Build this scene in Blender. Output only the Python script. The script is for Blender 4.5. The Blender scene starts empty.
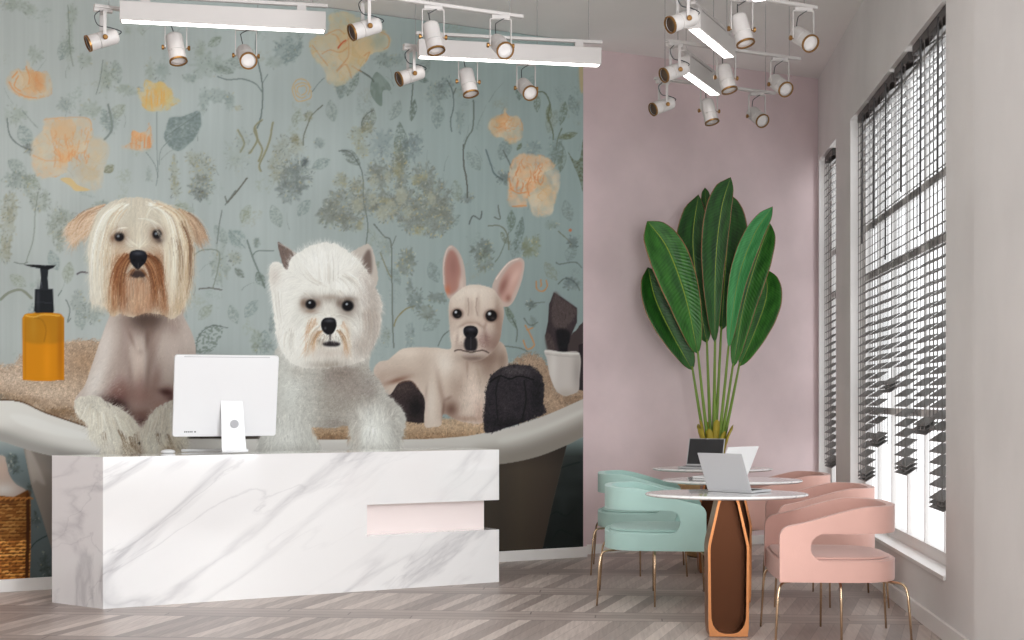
import bpy, bmesh, math, random
from mathutils import Vector, Matrix
R = math.radians
sc = bpy.context.scene
COL = sc.collection
random.seed(5)
# ---------------------------------------------------------------- camera (level, 50 mm, lens shifted up)
F, HZ, EYE = 1422.2, 398.0, 1.228          # focal length in pixels of a 1024 px wide frame, horizon row, eye height in metres
cam_d = bpy.data.cameras.new('camera'); cam = bpy.data.objects.new('camera', cam_d); COL.objects.link(cam)
cam_d.sensor_width = 36; cam_d.lens = 50; cam_d.shift_x = 0; cam_d.shift_y = (HZ-320)/1024
cam.location = (0, 0, EYE); cam.rotation_euler = (R(90), 0, 0); cam_d.clip_start = .05; cam_d.clip_end = 200
sc.camera = cam
# ---------------------------------------------------------------- daylight and an added rear fill
wd = bpy.data.worlds.new('daylight'); sc.world = wd; wd.use_nodes = True
bg = wd.node_tree.nodes['Background']; bg.inputs[0].default_value = (.98, .99, 1.0, 1); bg.inputs[1].default_value = 1.7
def area(name, loc, target, sx, sy, power, col=(1, 1, 1)):
    l = bpy.data.lights.new(name, 'AREA'); l.shape = 'RECTANGLE'; l.size = sx; l.size_y = sy; l.energy = power; l.color = col
    o = bpy.data.objects.new(name, l); COL.objects.link(o); o.location = loc
    o.rotation_euler = (Vector(target)-Vector(loc)).to_track_quat('-Z', 'Y').to_euler(); return o
WX = lambda y: 2.205+.0865*(y-7.25)        # x of the right wall at depth y
area('front_window_daylight', (WX(3.4)+.10, 3.4, 1.9), (-.8, 5.6, 1.5), 2.6, 2.6, 215, (.93, .97, 1))
area('added_rear_fill', (1.0, -2.62, 1.6), (.4, 6, 4.6), 2.2, 2.4, 230, (.93, .97, 1))  # added fill lamp behind the camera, aimed up; no window stands there
sc.view_settings.view_transform = 'Standard'; sc.view_settings.look = 'None'; sc.view_settings.gamma = 1
sc.view_settings.use_curve_mapping = False; sc.view_settings.exposure = 0.0
sc.cycles.max_bounces = 8; sc.cycles.transparent_max_bounces = 16
MURAL_LIGHT = (.635, .62, .63)             # how bright a white print hangs on this wall; divides the print's ink
# ---------------------------------------------------------------- materials
def lin(c): return tuple(((v/255)/12.92 if v/255 <= .04045 else ((v/255+.055)/1.055)**2.4) for v in c)
def nt(name):
    m = bpy.data.materials.new(name); m.use_nodes = True; n = m.node_tree.nodes; l = m.node_tree.links
    return m, n, l, n['Principled BSDF']
def mat(name, col, rough=.5, metal=0, coat=0, noise=0, nscale=8, bump=0, bscale=60, emit=None, estr=1, sheen=0, spec=.5):
    m, n, l, p = nt(name); c = tuple(lin(col))+(1,)
    p.inputs['Base Color'].default_value = c; p.inputs['Roughness'].default_value = rough; p.inputs['Metallic'].default_value = metal
    p.inputs['Coat Weight'].default_value = coat; p.inputs['Coat Roughness'].default_value = .08; p.inputs['Specular IOR Level'].default_value = spec
    if sheen: p.inputs['Sheen Weight'].default_value = sheen
    if emit: p.inputs['Emission Color'].default_value = tuple(lin(emit))+(1,); p.inputs['Emission Strength'].default_value = estr
    tc = n.new('ShaderNodeTexCoord')
    if noise:
        t = n.new('ShaderNodeTexNoise'); t.inputs['Scale'].default_value = nscale; t.inputs['Detail'].default_value = 5; l.new(tc.outputs['Object'], t.inputs['Vector'])
        r = n.new('ShaderNodeValToRGB'); r.color_ramp.elements[0].position = .3; r.color_ramp.elements[1].position = .7
        r.color_ramp.elements[0].color = tuple(v*(1-noise) for v in c[:3])+(1,); r.color_ramp.elements[1].color = tuple(min(v*(1+noise), 1) for v in c[:3])+(1,)
        l.new(t.outputs['Fac'], r.inputs['Fac']); l.new(r.outputs['Color'], p.inputs['Base Color'])
    if bump:
        t = n.new('ShaderNodeTexNoise'); t.inputs['Scale'].default_value = bscale; t.inputs['Detail'].default_value = 3; l.new(tc.outputs['Object'], t.inputs['Vector'])
        b = n.new('ShaderNodeBump'); b.inputs['Strength'].default_value = bump; b.inputs['Distance'].default_value = .01; l.new(t.outputs['Fac'], b.inputs['Height']); l.new(b.outputs['Normal'], p.inputs['Normal'])
    return m
class G:                                   # tiny node-math helper
    def __init__(s, n, l): s.n, s.l = n, l
    def m(s, op, a, b=0.0, c=None):
        q = s.n.new('ShaderNodeMath'); q.operation = op
        for i, v in enumerate((a, b) if c is None else (a, b, c)):
            if isinstance(v, (int, float)): q.inputs[i].default_value = v
            else: s.l.new(v, q.inputs[i])
        return q.outputs[0]
def marble(name, scale=1.0, base=(244, 242, 241), vein=(150, 148, 152), rough=.08, amount=1.0):
    m, n, l, p = nt(name); g = G(n, l)
    tc = n.new('ShaderNodeTexCoord'); mp = n.new('ShaderNodeMapping'); l.new(tc.outputs['Object'], mp.inputs['Vector'])
    mp.inputs['Rotation'].default_value = (0, R(30), 0)
    m2 = n.new('ShaderNodeMapping'); l.new(mp.outputs[0], m2.inputs['Vector']); m2.inputs['Scale'].default_value = (.42*scale, 1.1*scale, 1.7*scale); m2.inputs['Location'].default_value = (1.7, .3, .4); mp = m2
    def veins(sc_, w, off, dist):
        t = n.new('ShaderNodeTexNoise'); t.inputs['Scale'].default_value = sc_; t.inputs['Detail'].default_value = 7; t.inputs['Roughness'].default_value = .5; t.inputs['Distortion'].default_value = dist
        a = n.new('ShaderNodeVectorMath'); a.inputs[1].default_value = (off, off*1.3, off*.7); l.new(mp.outputs[0], a.inputs[0]); l.new(a.outputs[0], t.inputs['Vector'])
        d = g.m('ABSOLUTE', g.m('SUBTRACT', t.outputs['Fac'], .5))
        return g.m('POWER', g.m('SUBTRACT', 1.0, g.m('MINIMUM', g.m('DIVIDE', d, w), 1.0)), 1.6)
    t2 = n.new('ShaderNodeTexNoise'); t2.inputs['Scale'].default_value = 1.3*scale; t2.inputs['Detail'].default_value = 3; l.new(mp.outputs[0], t2.inputs['Vector'])
    cloud = g.m('MULTIPLY', g.m('MAXIMUM', g.m('SUBTRACT', t2.outputs['Fac'], .5), 0.0), .9)
    v1 = g.m('MULTIPLY', veins(.8, .026, 3.1, .8), .62); v2 = g.m('MULTIPLY', veins(1.9, .018, 9.4, .5), .35)
    msk = g.m('MINIMUM', g.m('MULTIPLY', g.m('MAXIMUM', g.m('SUBTRACT', t2.outputs['Fac'], .42), 0.0), 7.0), 1.0)
    v = g.m('MINIMUM', g.m('MULTIPLY', g.m('ADD', g.m('MULTIPLY', g.m('ADD', v1, v2), g.m('ADD', msk, .25)), cloud), amount), 1.0)
    mx = n.new('ShaderNodeMix'); mx.data_type = 'RGBA'; l.new(v, mx.inputs[0])
    mx.inputs[6].default_value = tuple(lin(base))+(1,); mx.inputs[7].default_value = tuple(lin(vein))+(1,)
    l.new(mx.outputs[2], p.inputs['Base Color']); p.inputs['Roughness'].default_value = rough; p.inputs['Coat Weight'].default_value = .5; p.inputs['Coat Roughness'].default_value = .03
    return m
def wood_floor(name):
    m, n, l, p = nt(name); g = G(n, l)
    tc = n.new('ShaderNodeTexCoord'); mp = n.new('ShaderNodeMapping'); l.new(tc.outputs['Object'], mp.inputs['Vector']); mp.inputs['Rotation'].default_value = (0, 0, R(4.5))
    sx = n.new('ShaderNodeSeparateXYZ'); l.new(mp.outputs[0], sx.inputs[0]); x, y = sx.outputs[0], sx.outputs[1]
    PER = 1.02
    yr = g.m('DIVIDE', y, PER); row = g.m('FLOOR', yr); v = g.m('FRACT', yr)
    side = g.m('GREATER_THAN', v, .70)                                     # the plain border strips between the slanted bands
    # slanted planks
    u = g.m('DIVIDE', g.m('SUBTRACT', x, g.m('MULTIPLY', v, .24)), .075); pi = g.m('FLOOR', u); pf = g.m('FRACT', u)
    # border strips
    sv = g.m('MULTIPLY', g.m('SUBTRACT', v, .70), 1/.10); si = g.m('FLOOR', sv); sf = g.m('FRACT', sv)
    su = g.m('DIVIDE', g.m('ADD', x, g.m('MULTIPLY', g.m('ADD', row, si), .37)), 1.4); sj = g.m('FLOOR', su); sfu = g.m('FRACT', su)
    def wn(a, b):
        c = n.new('ShaderNodeCombineXYZ'); l.new(a, c.inputs[0]); l.new(b, c.inputs[1]); w = n.new('ShaderNodeTexWhiteNoise'); w.noise_dimensions = '3D'; l.new(c.outputs[0], w.inputs[0]); return w.outputs[0]
    h1 = wn(pi, row); h2 = wn(g.m('ADD', sj, 40.0), g.m('ADD', g.m('MULTIPLY', row, 3.0), si))
    h = g.m('ADD', g.m('MULTIPLY', h1, g.m('SUBTRACT', 1.0, side)), g.m('MULTIPLY', g.m('ADD', .15, g.m('MULTIPLY', h2, .45)), side))
    def grain(sclx, scly, rot):
        k = n.new('ShaderNodeMapping'); l.new(mp.outputs[0], k.inputs[0]); k.inputs['Rotation'].default_value = (0, 0, rot); k.inputs['Scale'].default_value = (sclx, scly, 1)
        t = n.new('ShaderNodeTexNoise'); t.inputs['Scale'].default_value = 1; t.inputs['Detail'].default_value = 6; t.inputs['Roughness'].default_value = .65; l.new(k.outputs[0], t.inputs[0]); return t.outputs['Fac']
    g1 = grain(60, 3.5, R(-15)); g2 = grain(3.0, 60, 0)
    gr = g.m('ADD', g.m('MULTIPLY', g1, g.m('SUBTRACT', 1.0, side)), g.m('MULTIPLY', g2, side))
    f = g.m('ADD', g.m('ADD', g.m('MULTIPLY', h, .46), .07), g.m('MULTIPLY', gr, .52))
    r = n.new('ShaderNodeValToRGB'); e = r.color_ramp.elements
    e[0].position = .12; e[0].color = tuple(lin((128, 116, 110)))+(1,); e[1].position = .92; e[1].color = tuple(lin((226, 212, 202)))+(1,)
    q = e.new(.5); q.color = tuple(lin((170, 156, 149)))+(1,)
    l.new(f, r.inputs[0])
    # joints
    j1 = g.m('LESS_THAN', g.m('MINIMUM', pf, g.m('SUBTRACT', 1.0, pf)), .025); j2 = g.m('LESS_THAN', g.m('MINIMUM', sf, g.m('SUBTRACT', 1.0, sf)), .04); j3 = g.m('LESS_THAN', g.m('MINIMUM', sfu, g.m('SUBTRACT', 1.0, sfu)), .003)
    j0 = g.m('LESS_THAN', g.m('MINIMUM', v, g.m('MINIMUM', g.m('SUBTRACT', 1.0, v), g.m('ABSOLUTE', g.m('SUBTRACT', v, .70)))), .006)
    j = g.m('MINIMUM', g.m('ADD', j0, g.m('ADD', g.m('MULTIPLY', g.m('SUBTRACT', 1.0, side), g.m('MULTIPLY', j1, .55)), g.m('MULTIPLY', side, g.m('MAXIMUM', j2, j3)))), 1.0)
    mx = n.new('ShaderNodeMix'); mx.data_type = 'RGBA'; l.new(g.m('MULTIPLY', j, .6), mx.inputs[0]); l.new(r.outputs[0], mx.inputs[6]); mx.inputs[7].default_value = tuple(lin((74, 62, 58)))+(1,)
    l.new(mx.outputs[2], p.inputs['Base Color']); p.inputs['Roughness'].default_value = .42
    b = n.new('ShaderNodeBump'); b.inputs['Strength'].default_value = .12; b.inputs['Distance'].default_value = .004; l.new(gr, b.inputs['Height']); l.new(b.outputs[0], p.inputs['Normal'])
    return m
def leaf_mat(name, c1, c2):
    m, n, l, p = nt(name); g = G(n, l)
    uv = n.new('ShaderNodeUVMap'); sx = n.new('ShaderNodeSeparateXYZ'); l.new(uv.outputs[0], sx.inputs[0]); u, v = sx.outputs[0], sx.outputs[1]
    a = g.m('ABSOLUTE', g.m('SUBTRACT', u, .5))
    w = g.m('SINE', g.m('MULTIPLY', g.m('SUBTRACT', v, g.m('MULTIPLY', a, .16)), 260.0))
    t = n.new('ShaderNodeTexNoise'); t.inputs['Scale'].default_value = 6; l.new(uv.outputs[0], t.inputs[0])
    f = g.m('ADD', g.m('MULTIPLY', w, .05), t.outputs['Fac'])
    r = n.new('ShaderNodeValToRGB'); r.color_ramp.elements[0].position = .3; r.color_ramp.elements[1].position = .75
    r.color_ramp.elements[0].color = tuple(lin(c1))+(1,); r.color_ramp.elements[1].color = tuple(lin(c2))+(1,); l.new(f, r.inputs[0])
    def mixc(prev, fac, col):
        x = n.new('ShaderNodeMix'); x.data_type = 'RGBA'; l.new(fac, x.inputs[0]); l.new(prev, x.inputs[6]); x.inputs[7].default_value = tuple(lin(col))+(1,); return x.outputs[2]
    c = mixc(r.outputs[0], g.m('GREATER_THAN', a, .478), (150, 104, 66)); c = mixc(c, g.m('LESS_THAN', a, .014), (132, 158, 36))
    l.new(c, p.inputs['Base Color']); p.inputs['Roughness'].default_value = .42
    b = n.new('ShaderNodeBump'); b.inputs['Strength'].default_value = .22; b.inputs['Distance'].default_value = .005; l.new(w, b.inputs['Height']); l.new(b.outputs[0], p.inputs['Normal'])
    return m
def plaster(name, col, var=.05): return mat(name, col, .85, noise=var, nscale=1.6, bump=.08, bscale=90, spec=.25)
# ---------------------------------------------------------------- mesh helpers
class MB:
    def __init__(s): s.v, s.f = [], []
    def add(s, vs, fs):
        o = len(s.v); s.v += [tuple(v) for v in vs]; s.f += [tuple(i+o for i in f) for f in fs]; return s
    def box(s, c, d, M=None):
        x, y, z = d[0]/2, d[1]/2, d[2]/2
        vs = [Vector((c[0]+i*x, c[1]+j*y, c[2]+k*z)) for i in (-1, 1) for j in (-1, 1) for k in (-1, 1)]
        if M is not None: vs = [M @ v for v in vs]
        return s.add(vs, [(0, 1, 3, 2), (4, 6, 7, 5), (0, 4, 5, 1), (2, 3, 7, 6), (0, 2, 6, 4), (1, 5, 7, 3)])
    def prism(s, pts, z0, z1, M=None):
        n = len(pts); vs = [Vector((p[0], p[1], z0)) for p in pts]+[Vector((p[0], p[1], z1)) for p in pts]
        if M is not None: vs = [M @ v for v in vs]
        return s.add(vs, [tuple(range(n-1, -1, -1)), tuple(range(n, 2*n))]+[(i, (i+1) % n, (i+1) % n+n, i+n) for i in range(n)])
    def tube(s, pts, r, n=10, cap=True):
        pts = [Vector(p) for p in pts]; m = len(pts); rs = r if isinstance(r, (list, tuple)) else [r]*m
        vs = []; up = None
        for i, p in enumerate(pts):
            t = (pts[min(i+1, m-1)]-pts[max(i-1, 0)]).normalized()
            if up is None: up = t.orthogonal().normalized()
            up = (up-t*up.dot(t)).normalized(); w = t.cross(up)
            for k in range(n):
                a = 2*math.pi*k/n; vs.append(p+(up*math.cos(a)+w*math.sin(a))*rs[i])
        fs = [(i*n+k, i*n+(k+1) % n, (i+1)*n+(k+1) % n, (i+1)*n+k) for i in range(m-1) for k in range(n)]
        if cap: fs += [tuple(range(n-1, -1, -1)), tuple((m-1)*n+k for k in range(n))]
        return s.add(vs, fs)
    def lathe(s, prof, n=32, M=None, cap=True):
        m = len(prof); vs = []
        for r_, z in prof:
            for k in range(n):
                a = 2*math.pi*k/n; v = Vector((r_*math.cos(a), r_*math.sin(a), z)); vs.append(M @ v if M is not None else v)
        fs = [(i*n+k, i*n+(k+1) % n, (i+1)*n+(k+1) % n, (i+1)*n+k) for i in range(m-1) for k in range(n)]
        if cap: fs += [tuple(range(n-1, -1, -1)), tuple((m-1)*n+k for k in range(n))]
        return s.add(vs, fs)
    def obj(s, name, m, parent=None, bevel=0, smooth=False, seg=3, sub=0, solid=0, angle=40):
        me = bpy.data.meshes.new(name); me.from_pydata(s.v, [], s.f); me.validate(); me.update()
        if m: me.materials.append(m)
        o = bpy.data.objects.new(name, me); COL.objects.link(o)
        if parent: o.parent = parent
        if smooth: me.polygons.foreach_set('use_smooth', [True]*len(me.polygons))
        if solid:
            q = o.modifiers.new('solid', 'SOLIDIFY'); q.thickness = abs(solid); q.offset = -1 if solid > 0 else 1; q.use_even_offset = True
        if bevel:
            q = o.modifiers.new('bevel', 'BEVEL'); q.width = bevel; q.segments = seg; q.limit_method = 'ANGLE'; q.angle_limit = R(angle)
            me.polygons.foreach_set('use_smooth', [True]*len(me.polygons)); w = o.modifiers.new('wn', 'WEIGHTED_NORMAL'); w.keep_sharp = True
        if sub: q = o.modifiers.new('sub', 'SUBSURF'); q.levels = sub; q.render_levels = sub
        return o
def tag(o, label=None, cat=None, group=None, kind=None):
    if label: o['label'] = label
    if cat: o['category'] = cat
    if group: o['group'] = group
    if kind: o['kind'] = kind
    return o
def empty(name, loc, rz=0):
    o = bpy.data.objects.new(name, None); COL.objects.link(o); o.location = loc; o.rotation_euler = (0, 0, rz); o.empty_display_size = .1; return o
def copy_tree(o, parent=None):
    c = o.copy(); COL.objects.link(c); c.parent = parent
    for ch in list(o.children): copy_tree(ch, c)
    return c
def P(px, py, z):                           # the point at height z that stands at a given direction of view
    Y = F*(z-EYE)/(HZ-py); return Vector(((px-512)/F*Y, Y, z))
def smoother(pts, n=6):
    pts = [Vector(p) for p in pts]; out = []
    for i in range(len(pts)-1):
        a, b, c, d = pts[max(i-1, 0)], pts[i], pts[i+1], pts[min(i+2, len(pts)-1)]
        for k in range(n):
            t = k/n; out.append(.5*((2*b)+(c-a)*t+(2*a-5*b+4*c-d)*t*t+(3*b-a-3*c+d)*t**3))
    return out+[pts[-1]]
# ---------------------------------------------------------------- the printed wall mural (a flat print, drawn with numpy)
import numpy as np
MS = 2                                    # drawing cells per artwork unit
MX0, MX1, MY0, MY1 = -40.0, 600.0, -20.0, 606.0
MW, MH = int((MX1-MX0)*MS), int((MY1-MY0)*MS)
class Art:
    def __init__(s):
        s.rng = np.random.default_rng(7)
        s.C = np.zeros((MH, MW, 3), np.float32)
        s.I = np.zeros((MH, MW), np.int8)
        s.yy, s.xx = np.mgrid[0:MH, 0:MW].astype(np.float32)
        s.xx = s.xx/MS+MX0; s.yy = s.yy/MS+MY0
    def noise(s, sx, sy, seed=0):
        r = np.random.default_rng(seed+100)
        gh, gw = int((MY1-MY0)/sy)+3, int((MX1-MX0)/sx)+3
        g = r.random((gh, gw)).astype(np.float32)
        u = (s.xx-MX0)/sx; v = (s.yy-MY0)/sy
        iu = u.astype(int); iv = v.astype(int); fu = u-iu; fv = v-iv
        fu = fu*fu*(3-2*fu); fv = fv*fv*(3-2*fv)
        return (g[iv, iu]*(1-fu)+g[iv, iu+1]*fu)*(1-fv)+(g[iv+1, iu]*(1-fu)+g[iv+1, iu+1]*fu)*fv
    @staticmethod
    def smooth(p, n=8, closed=True):
        p = np.array(p, float); N = len(p); out = []
        rng_ = range(N) if closed else range(N-1)
        for i in rng_:
            if closed: a, b, c, d = p[(i-1) % N], p[i], p[(i+1) % N], p[(i+2) % N]
            else: a, b, c, d = p[max(i-1, 0)], p[i], p[i+1], p[min(i+2, N-1)]
            for k in range(n):
                t = k/n
                out.append(.5*((2*b)+(c-a)*t+(2*a-5*b+4*c-d)*t*t+(3*b-a-3*c+d)*t**3))
        if not closed: out.append(p[-1])
        return np.array(out)
    def mask(s, p, sm=True, jag=0, feather=0):
        """soft coverage of a closed outline, returned on its own window"""
        q = s.smooth(p) if sm else np.array(p, float)
        if jag: q = q+s.rng.normal(0, jag, q.shape)
        pad = 2+feather*3
        x0 = max(int((q[:, 0].min()-pad-MX0)*MS), 0); x1 = min(int((q[:, 0].max()+pad-MX0)*MS)+1, MW)
        y0 = max(int((q[:, 1].min()-pad-MY0)*MS), 0); y1 = min(int((q[:, 1].max()+pad-MY0)*MS)+1, MH)
        if x1 <= x0 or y1 <= y0: return None
        m = np.zeros((y1-y0, x1-x0), np.float32)
        cx = (np.arange(x0, x1)+.5)/MS+MX0
        a = q; b = np.roll(q, -1, 0)
        for j in range(y0, y1):
            for sub in (.25, .75):
                y = (j+sub)/MS+MY0
                c = (a[:, 1] <= y) != (b[:, 1] <= y)
                if not c.any(): continue
                X = np.sort(a[c, 0]+(y-a[c, 1])*(b[c, 0]-a[c, 0])/(b[c, 1]-a[c, 1]))
                for k in range(0, len(X)-1, 2):
                    m[j-y0] += .5*np.clip((np.minimum(cx+.25, X[k+1])-np.maximum(cx-.25, X[k]))*MS, 0, 1)
        if feather:
            k = max(int(feather*MS), 1)
            for _ in range(2):
                for ax in (0, 1):
                    cs = np.cumsum(np.pad(m, [(k+1, k) if i == ax else (0, 0) for i in (0, 1)], mode='edge'), axis=ax)
                    n = m.shape[ax]
                    m = (np.take(cs, range(2*k+1, 2*k+1+n), ax)-np.take(cs, range(0, n), ax))/(2*k+1)
        return (slice(y0, y1), slice(x0, x1)), np.clip(m, 0, 1).astype(np.float32)
    def fill(s, p, col, a=1, sm=True, jag=0, feather=0, pid=None, mod=None, clip=None):
        r = s.mask(p, sm, jag, feather)
        if r is None: return
        w, m = r
        if mod is not None: m = m*mod[w]
        if clip is not None: m = m*clip[w]
        m = (m*a)[..., None]
        s.C[w] = s.C[w]*(1-m)+np.array(col, np.float32)*m
        if pid is not None: s.I[w][r[1] > .5] = pid
        return r
    def full(s, p, sm=True, jag=0, feather=0):
        M = np.zeros((MH, MW), np.float32); r = s.mask(p, sm, jag, feather)
        if r: M[r[0]] = r[1]
        return M
    def blob(s, x, y, rx, ry, col, a=1, ang=0, clip=None, p=1.0):
        R = max(rx, ry)*2.2
        x0 = max(int((x-R-MX0)*MS), 0); x1 = min(int((x+R-MX0)*MS)+1, MW)
        y0 = max(int((y-R-MY0)*MS), 0); y1 = min(int((y+R-MY0)*MS)+1, MH)
        if x1 <= x0 or y1 <= y0: return
        w = (slice(y0, y1), slice(x0, x1))
        dx = s.xx[w]-x; dy = s.yy[w]-y; c, n = math.cos(ang), math.sin(ang)
        u = (dx*c+dy*n)/rx; v = (-dx*n+dy*c)/ry
        m = np.exp(-(u*u+v*v)**p)*a
        if clip is not None: m = m*clip[w]
        s.C[w] = s.C[w]*(1-m[..., None])+np.array(col, np.float32)*m[..., None]
    def disc(s, x, y, rx, ry, col, a=1, ang=0, soft=.12):
        R = max(rx, ry)*1.4+1
        x0 = max(int((x-R-MX0)*MS), 0); x1 = min(int((x+R-MX0)*MS)+1, MW)
        y0 = max(int((y-R-MY0)*MS), 0); y1 = min(int((y+R-MY0)*MS)+1, MH)
        w = (slice(y0, y1), slice(x0, x1))
        dx = s.xx[w]-x; dy = s.yy[w]-y; c, n = math.cos(ang), math.sin(ang)
        d = np.sqrt(((dx*c+dy*n)/rx)**2+((-dx*n+dy*c)/ry)**2)
        m = np.clip((1+soft-d)/(2*soft), 0, 1)*a
        s.C[w] = s.C[w]*(1-m[..., None])+np.array(col, np.float32)*m[..., None]
    def line(s, p, col, wd=.7, a=.8, wob=0, taper=False):
        q = s.smooth(p, 14, False)
        if wob: q = q+np.cumsum(s.rng.normal(0, wob*.3, q.shape), 0)*.4
        seg = np.hypot(*np.diff(q, axis=0).T); L = np.concatenate([[0], np.cumsum(seg)])
        if L[-1] < .5: return
        t = np.arange(0, L[-1], .35); X = np.interp(t, L, q[:, 0]); Y = np.interp(t, L, q[:, 1])
        f = (1-t/max(L[-1], 1e-6)*.8) if taper else np.ones_like(t)
        n = max(int(wd*MS*1.5), 1)
        for i in range(-n, n+1):
            for j in range(-n, n+1):
                d = math.hypot(i, j)/MS
                al = np.clip((wd*f*.5+.35-d)/.5, 0, 1)*a
                if al.max() <= 0: continue
                xi = np.clip(((X-MX0)*MS).astype(int)+i, 0, MW-1); yi = np.clip(((Y-MY0)*MS).astype(int)+j, 0, MH-1)
                key = np.unique(yi*MW+xi, return_index=True)[1]
                xi, yi, ak = xi[key], yi[key], al[key][:, None]
                s.C[yi, xi] = s.C[yi, xi]*(1-ak)+np.array(col, np.float32)*ak
    def fur(s, M, n, ln, guides, jit=.12, a=.6, curl=.15, spread=.18, tint=None, bias=0.0, thick=1):
        ys, xs = np.nonzero(M > .5)
        if len(ys) == 0: return
        k = s.rng.integers(0, len(ys), n); X = xs[k].astype(np.float32); Y = ys[k].astype(np.float32)
        px, py = X/MS+MX0, Y/MS+MY0
        G = np.array(guides, np.float32)
        w = 1/(((px[:, None]-G[:, 0])**2+(py[:, None]-G[:, 1])**2)+6)**1.5
        dx = (w*G[:, 2]).sum(1)/w.sum(1); dy = (w*G[:, 3]).sum(1)/w.sum(1)
        an = np.arctan2(dy, dx)+s.rng.normal(0, spread, n)
        cv = s.rng.normal(0, curl, n)
        L = ln*(.55+.7*s.rng.random(n))*MS
        b = s.C[ys[k], xs[k]].copy()*(1+bias+s.rng.normal(0, jit, (n, 1))).astype(np.float32)
        if tint is not None:
            tt = s.rng.random((n, 1)) < tint[1]
            b = np.where(tt, b*.4+np.array(tint[0], np.float32)*.6, b)
        b = np.clip(b, 2, 245)
        st = int(ln*1.3*MS)
        for i in range(st):
            al = np.clip(1-i/L, 0, 1)**.7*a
            on = al > .02
            xi = X.astype(int); yi = Y.astype(int)
            for t in range(thick):
                xj = xi+t
                ok = on & (xj >= 0) & (xj < MW) & (yi >= 0) & (yi < MH)
                s.C[yi[ok], xj[ok]] = s.C[yi[ok], xj[ok]]*(1-al[ok, None])+b[ok]*al[ok, None]
            X += np.cos(an); Y += np.sin(an); an += cv/ (ln*MS)*2
    def strands(s, path, n, off, cols, wd=(.4, .9), a=(.3, .7), fan=0.0, clip=None):
        keep = s.C.copy() if clip is not None else None
        p = np.array(path, float); m = len(p)
        for _ in range(n):
            o = s.rng.normal(0, 1); t = np.linspace(0, 1, m)[:, None]
            q = p+np.array([[o*off, s.rng.normal(0, off*.25)]])*(1+fan*t)+s.rng.normal(0, .35, p.shape)
            c = np.array(cols[s.rng.integers(len(cols))], float)*(1+s.rng.normal(0, .07))
            k = s.rng.integers(0, max(m-2, 1)) if s.rng.random() < .4 else 0
            q = s.smooth(q[k:], 6, False) if len(q)-k > 1 else q
            n_ = len(q); t0 = int(n_*s.rng.uniform(0, .22)); t1 = int(n_*s.rng.uniform(.58, 1.0))+1
            if t1-t0 < 3: continue
            q = q[t0:t1]; w0, a0 = s.rng.uniform(*wd)*.8, s.rng.uniform(*a)*.85; c = np.clip(c, 0, 240)
            h = max(len(q)*2//3, 2); s.line(q[:h+1:2] if len(q) > 8 else q, c, w0, a0, taper=True)
            if len(q) > 8: s.line(q[h::2], c, w0*.6, a0*.5, taper=True)
        if clip is not None: s.C[:] = keep*(1-clip[..., None])+s.C*clip[..., None]
    def curls(s, M, n, r, jit=.2, a=.5):
        ys, xs = np.nonzero(M > .5)
        k = s.rng.integers(0, len(ys), n); X = xs[k].astype(np.float32); Y = ys[k].astype(np.float32)
        an = s.rng.random(n)*6.28; b = np.clip(s.C[ys[k], xs[k]]*(1+s.rng.normal(0, jit, (n, 1))), 2, 245)
        for i in range(int(r*MS*3)):
            xi, yi = X.astype(int), Y.astype(int)
            ok = (xi >= 0) & (xi < MW) & (yi >= 0) & (yi < MH)
            s.C[yi[ok], xi[ok]] = s.C[yi[ok], xi[ok]]*(1-a)+b[ok]*a
            X += np.cos(an); Y += np.sin(an); an += 1/(r*MS)
    def speck(s, x, y, rx, ry, col, n, a=.6, sz=1):
        th = s.rng.random(n)*6.28; r = s.rng.random(n)**.6
        X = ((x+np.cos(th)*rx*r-MX0)*MS).astype(int); Y = ((y+np.sin(th)*ry*r-MY0)*MS).astype(int)
        for i in range(sz):
            ok = (X+i >= 0) & (X+i < MW) & (Y >= 0) & (Y < MH)
            s.C[Y[ok], X[ok]+i] = s.C[Y[ok], X[ok]+i]*(1-a)+np.array(col, np.float32)*a

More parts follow.
